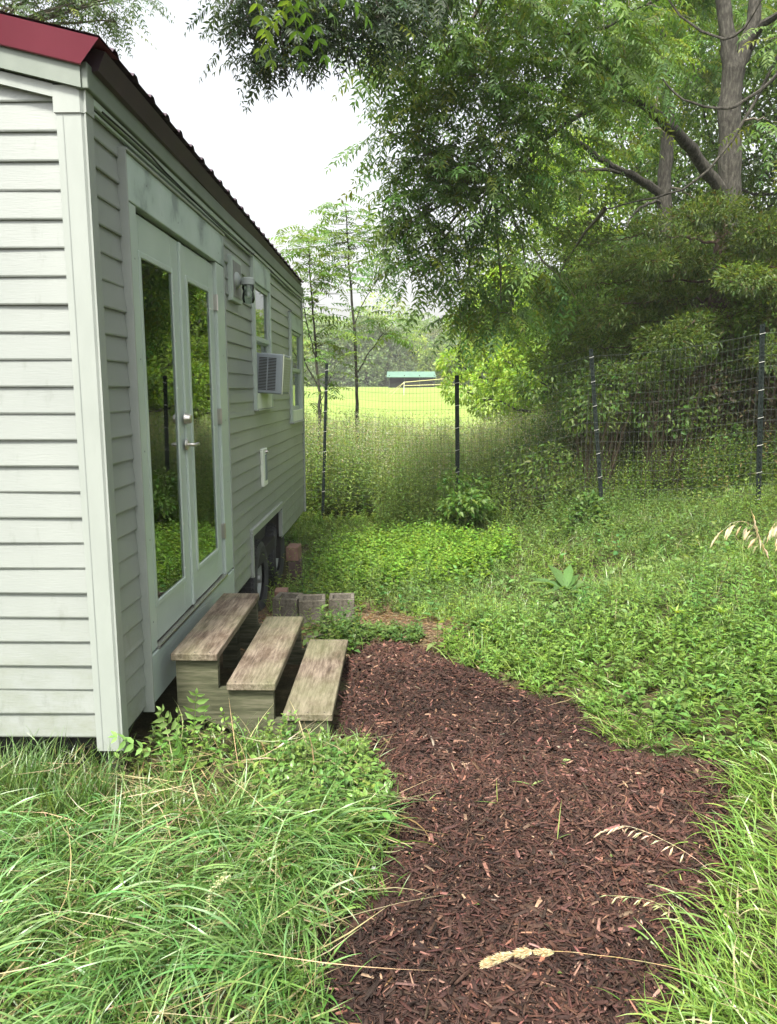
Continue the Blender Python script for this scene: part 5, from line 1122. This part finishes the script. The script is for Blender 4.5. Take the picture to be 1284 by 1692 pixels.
# cut green bits dropped on the mulch
def gbit(x, y, pts, label):
    a_ = Acc(); P = np.array([[x, y, float(mz(np.array([x]), np.array([y]))[0])+.01]]*len(pts)); t_ = np.array(pts)
    a_.blades(P, t_[:, 0], t_[:, 1], t_[:, 2], t_[:, 3], t_[:, 4], cols(len(pts), (.16, .25, .06), (.30, .38, .14)), 6, floor=False, twist=.2)
    o = a_.obj('grass_clipping', M['grass'], None, tuple(P[0])); tag(o, label, 'grass clipping', 'green bits lying on the mulch')
for (px, py, pts, lb) in ((1000-80, 1415, [(.14, .004, 1.2, .35, .2), (.06, .004, 0, .9, .3)], 'upright pale green stem poking out of the middle of the mulch'),
                          (880, 1315, [(.09, .009, 2.9, 1.3, .3), (.05, .012, .3, 1.1, .8), (.06, .008, 1, 1.4, .2)], 'folded light green leaf blade lying on the mulch'),
                          (822, 1345, [(.10, .004, 1.7, .5, .4), (.10, .003, 3.1, 1.4, .1)], 'crooked green stalk lying left of the folded leaf blade'),
                          (925, 1275, [(.05, .014, 2.8, 1.2, .5), (.05, .013, .4, 1.2, .5), (.04, .012, 5, 1.3, .3)], 'small green leaves scattered on the mulch near its right edge'),
                          (705, 1335, [(.07, .003, 2.8, .9, 1.0), (.07, .003, .5, .9, 1.2)], 'tiny bent green sprig at the left part of the mulch')):
    g = at(px, py, 3); r = FWD+RGT*(px-CX)/FPX-UP*(py-CY)/FPX; s_ = (0.03-EYE)/r[2]; q = EYEP+r*s_; gbit(q[0], q[1], pts, lb)

# ------------------------------------------------------------------ single plants
def onground(px, py, dz=0.0):
    r = FWD+RGT*(px-CX)/FPX-UP*(py-CY)/FPX; s_ = 4.0
    for _ in range(30):
        q = EYEP+r*s_; s_ += (q[2]-float(gz(q[0], q[1]))-dz)/(-r[2]+.15)*.7
    q = EYEP+r*s_; return np.array([q[0], q[1], float(gz(q[0], q[1]))])
# broad leaved dock
q = onground(935, 985, .1); ac_ = Acc(); n = 20; a = np.arange(n)*2.4; e = rs.uniform(.05, .62, n)
D = np.stack([np.cos(a)*np.cos(e), np.sin(a)*np.cos(e), np.sin(e)], -1); U = np.stack([-np.cos(a)*np.sin(e), -np.sin(a)*np.sin(e), np.cos(e)], -1)
ac_.inst(LEAFB, np.zeros((n, 3))+D*.04, D, U, rs.uniform(.20, .36, n), rs.uniform(.065, .10, n), cols(n, (.07, .15, .045), (.14, .24, .08)))
ac_.stems(np.zeros((1, 3)), np.array([[0, 0, -.14]]), .006, np.array([[.1, .17, .05]])); o = ac_.obj('broadleaf_plant', M['leaf']); o.location = (q[0], q[1], q[2]+.13); tag(o, 'rosette of broad pale green leaves in the middle of the slope', 'plant')
# rosette weeds with bright tops
for i, (px, py, h, lb) in enumerate(((1110, 1130, .40, 'tall weed with a bright star shaped top, leftmost of the three on the right'), (1180, 1150, .44, 'tall weed with a yellow green top between two like it on the right'), (1270, 1130, .46, 'tall weed with a bright top at the right edge of the picture'), (905, 1130, .30, 'young upright weed with a light top above the mulch corner'))):
    q = onground(px, py, .0); a_ = Acc(); P = np.zeros((1, 3)); a_.plants(P, np.array([h]), 26, .085, .02, cols(1, (.10, .19, .04), (.14, .23, .05)), T=LEAFB, lean=.05, el=.05)
    n = 12; a = np.arange(n)*2.4; e = rs.uniform(.3, 1.1, n); D = np.stack([np.cos(a)*np.cos(e), np.sin(a)*np.cos(e), np.sin(e)], -1)
    a_.inst(LEAF, np.tile([0, 0, h], (n, 1)), D, np.tile([0, 0, 1.], (n, 1)), rs.uniform(.04, .065, n), .013, cols(n, (.16, .29, .05), (.25, .38, .07)))
    o = a_.obj('upright_weed', M['leaf']); o.location = tuple(q); tag(o, lb, 'weed', 'upright weeds with bright tops')
q = onground(1205, 800); a_ = Acc(); a_.plants(np.zeros((1, 3)), np.array([.78]), 60, .12, .022, cols(1, (.07, .14, .04), (.1, .18, .05)), T=LEAFB, lean=.03, el=-.1)
o = a_.obj('upright_weed', M['leaf']); o.location = tuple(q); tag(o, 'tall leafy weed standing just left of the rightmost fence post', 'weed')
# compound leaved seedling by the corner post
q = np.array([-.93, 3.14, float(gz(-.93, 3.14))]); a_ = Acc()
tips = [at(190, 1215, 3.0), at(325, 1140, 3.05), at(265, 1170, 3.1), at(290, 1220, 3.0)]
for tpt in tips:
    v = tpt-q; L_ = np.linalg.norm(v); st0 = q+v*.45; a_.stems(q[None], st0[None], .0025, np.array([[.16, .14, .06]]))
    a_.compound(LEAFB, st0[None], (v*.55+np.array([0, 0, .02]))[None], np.array([[.2, -.5, 1.]]), L_*.58, 5, .064, .030, cols(1, (.20, .38, .10), (.24, .42, .13)), .12, .95)
o = a_.obj('seedling', M['leaf'], None, tuple(q)); tag(o, 'light green tree seedling with paired leaflets between corner post and steps', 'seedling')
# seed heads
def spikelets(acc, C, D, L, W, col): acc.inst(LEAF, C, D, np.tile([0, -.4, 1.], (len(C), 1)), L, W, col)
def brome(label, pts, Yd, drops, ln, col=((.50, .42, .27), (.62, .52, .36))):
    P = A(*[(a, b, Yd+c) for a, b, c in pts]); P = wobble(P, .001, 4); a_ = Acc(); P = np.array(P); n = len(P)-1
    a_.stems(P[:-1], P[1:], .0011, cols(n, *col)); k = np.array([P[min(n, int(n*f))] for f in drops[0]]); d = np.array(drops[1]); m_ = len(k)
    st_ = k+d*ln*.5; a_.stems(k, st_, .0006, cols(m_, *col)); spikelets(a_, st_, d+np.array([0, 0, -.2]), ln, ln*.16, cols(m_, *col))
    spikelets(a_, st_, d+np.array([.1, .05, -.25]), ln*.9, ln*.12, cols(m_, *col))
    o = a_.obj('seed_head', M['grass'], None, tuple(P[0])); tag(o, label, 'seed head', 'dry grass seed heads'); return o
nd = 16; fr_ = np.linspace(.35, 1, nd)
def dd(sx, sz): return [np.array([sx*rs.uniform(.3, 1), rs.uniform(-.3, .3), sz*rs.uniform(.6, 1.1)]) for _ in range(nd)]
brome('straw coloured brome seed head arching left near the right edge of the slope', [(1285, 960, .0), (1262, 905, 0), (1245, 870, 0), (1215, 862, 0), (1190, 880, 0)], 4.2, (fr_, dd(-.7, -.8)), .07)
brome('straw coloured brome stalk standing upright beside the arching one', [(1270, 940, .0), (1258, 900, 0), (1248, 865, 0), (1240, 840, 0)], 4.25, (fr_, dd(.4, -.8)), .07)
brome('straw coloured brome seed head hanging at the very right edge', [(1300, 950, .0), (1292, 890, 0), (1284, 862, 0), (1270, 880, 0)], 4.1, (fr_, dd(-.4, -.9)), .06)
brome('drooping pale brome head hanging over the right part of the mulch', [(1235, 1490, .0), (1150, 1420, .05), (1080, 1380, .1), (1030, 1365, .15), (1000, 1375, .2)], 2.25, (fr_, dd(-.8, -.3)), .035)
brome('thin greenish brome head lying lower on the right part of the mulch', [(1190, 1580, .0), (1140, 1530, .05), (1080, 1490, .1), (1010, 1480, .12)], 2.1, (fr_, dd(-.9, -.15)), .028, ((.30, .34, .14), (.45, .44, .22)))
# tan seed head close to the lens
P = np.array(wobble(A((1330, 1690, 1.15), (1200, 1625, 1.18), (1080, 1592, 1.2), (1000, 1580, 1.2), (930, 1572, 1.2), (860, 1572, 1.2), (800, 1592, 1.2)), .0004, 5)); a_ = Acc()
a_.stems(P[:-1], P[1:], .0011, cols(len(P)-1, (.32, .25, .12), (.42, .33, .18)))
for (f0, f1, m_, r_) in ((.70, .765, 380, .0052), (.785, .85, 420, .0064), (.865, 1.0, 1100, .0068)):
    f = rs.uniform(f0, f1, m_); c = np.array([P[min(len(P)-1, int(q*(len(P)-1)))]*(1-(q*(len(P)-1)) % 1)+P[min(len(P)-1, int(q*(len(P)-1))+1)]*((q*(len(P)-1)) % 1) for q in f])
    taper = .25+.75*np.sin(np.pi*np.clip((f-f0)/(f1-f0)*.85+.1, 0, 1)); d = nrm(rs.normal(0, 1, (m_, 3))); c = c+d*(r_*taper*rs.rand(m_)**.5)[:, None]+np.array([0, 0, -.0025])
    a_.inst(LEAF, c, nrm(d*.45+np.array([-1.0, 0, -.12])), rs.normal(0, 1, (m_, 3)), rs.uniform(.006, .010, m_), .0017, cols(m_, (.40, .31, .18), (.66, .55, .36)))
o = a_.obj('seed_head', M['grass'], None, tuple(P[0])); tag(o, 'fluffy tan orchard grass head leaning in over the mulch at the bottom', 'seed head')
P = A((345, 1500, 2.0), (352, 1470, 2.0), (375, 1445, 2.02)); P = np.array(wobble(P, .001, 4)); a_ = Acc(); a_.stems(np.array([[P[0][0]-.01, 2.0, .15]]), P[:1], .0012, np.array([[.2, .25, .08]])); a_.stems(P[:-1], P[1:], .001, cols(len(P)-1, (.3, .32, .15), (.4, .4, .2)))
m_ = 130; k = P[rs.randint(0, len(P), m_)]+rs.normal(0, .005, (m_, 3)); a_.inst(LEAF, k, rs.normal(0, 1, (m_, 3))+np.array([-.5, 0, -.6]), rs.normal(0, 1, (m_, 3)), .012, .004, cols(m_, (.34, .38, .20), (.5, .52, .32)))
o = a_.obj('seed_head', M['grass'], None, tuple(P[0])); tag(o, 'pale green seed head standing in the long grass at lower left', 'seed head')
q = at(618, 1434, 2.45); a_ = Acc(); n = 6; a = np.arange(n)*1.047; D = np.stack([np.cos(a), -.4+0*a, np.sin(a)], -1); a_.inst(LEAF, np.zeros((n, 3)), D, np.tile([0, -1., .2], (n, 1)), .013, .006, np.tile([.75, .75, .78], (n, 1)))
a_.stems(np.array([[0, 0, 0.]]), np.array([[-.02, .03, -(q[2]-.02)]]), .0008, np.array([[.1, .16, .05]])); o = a_.obj('wild_flower', M['grass']); o.location = tuple(q); tag(o, 'tiny white flower at the left edge of the mulch', 'flower')

# ------------------------------------------------------------------ air
HAZE = 0.0007
if HAZE:
    m = bpy.data.materials.new('haze'); m.use_nodes = True; t = m.node_tree; t.nodes.clear(); o_ = N(t, 'OutputMaterial'); v = N(t, 'VolumePrincipled')
    v.inputs['Color'].default_value = (1, 1, 1, 1); v.inputs['Density'].default_value = HAZE; v.inputs['Anisotropy'].default_value = .0; t.links.new(v.outputs[0], o_.inputs['Volume'])
    b = MB(); b.box(-130, 150, -40, 190, -2, 34); o = b.build('haze', m); tag(o, kind='stuff')
print('tris', sum(len(o.data.polygons) for o in S.objects if o.type == 'MESH'))
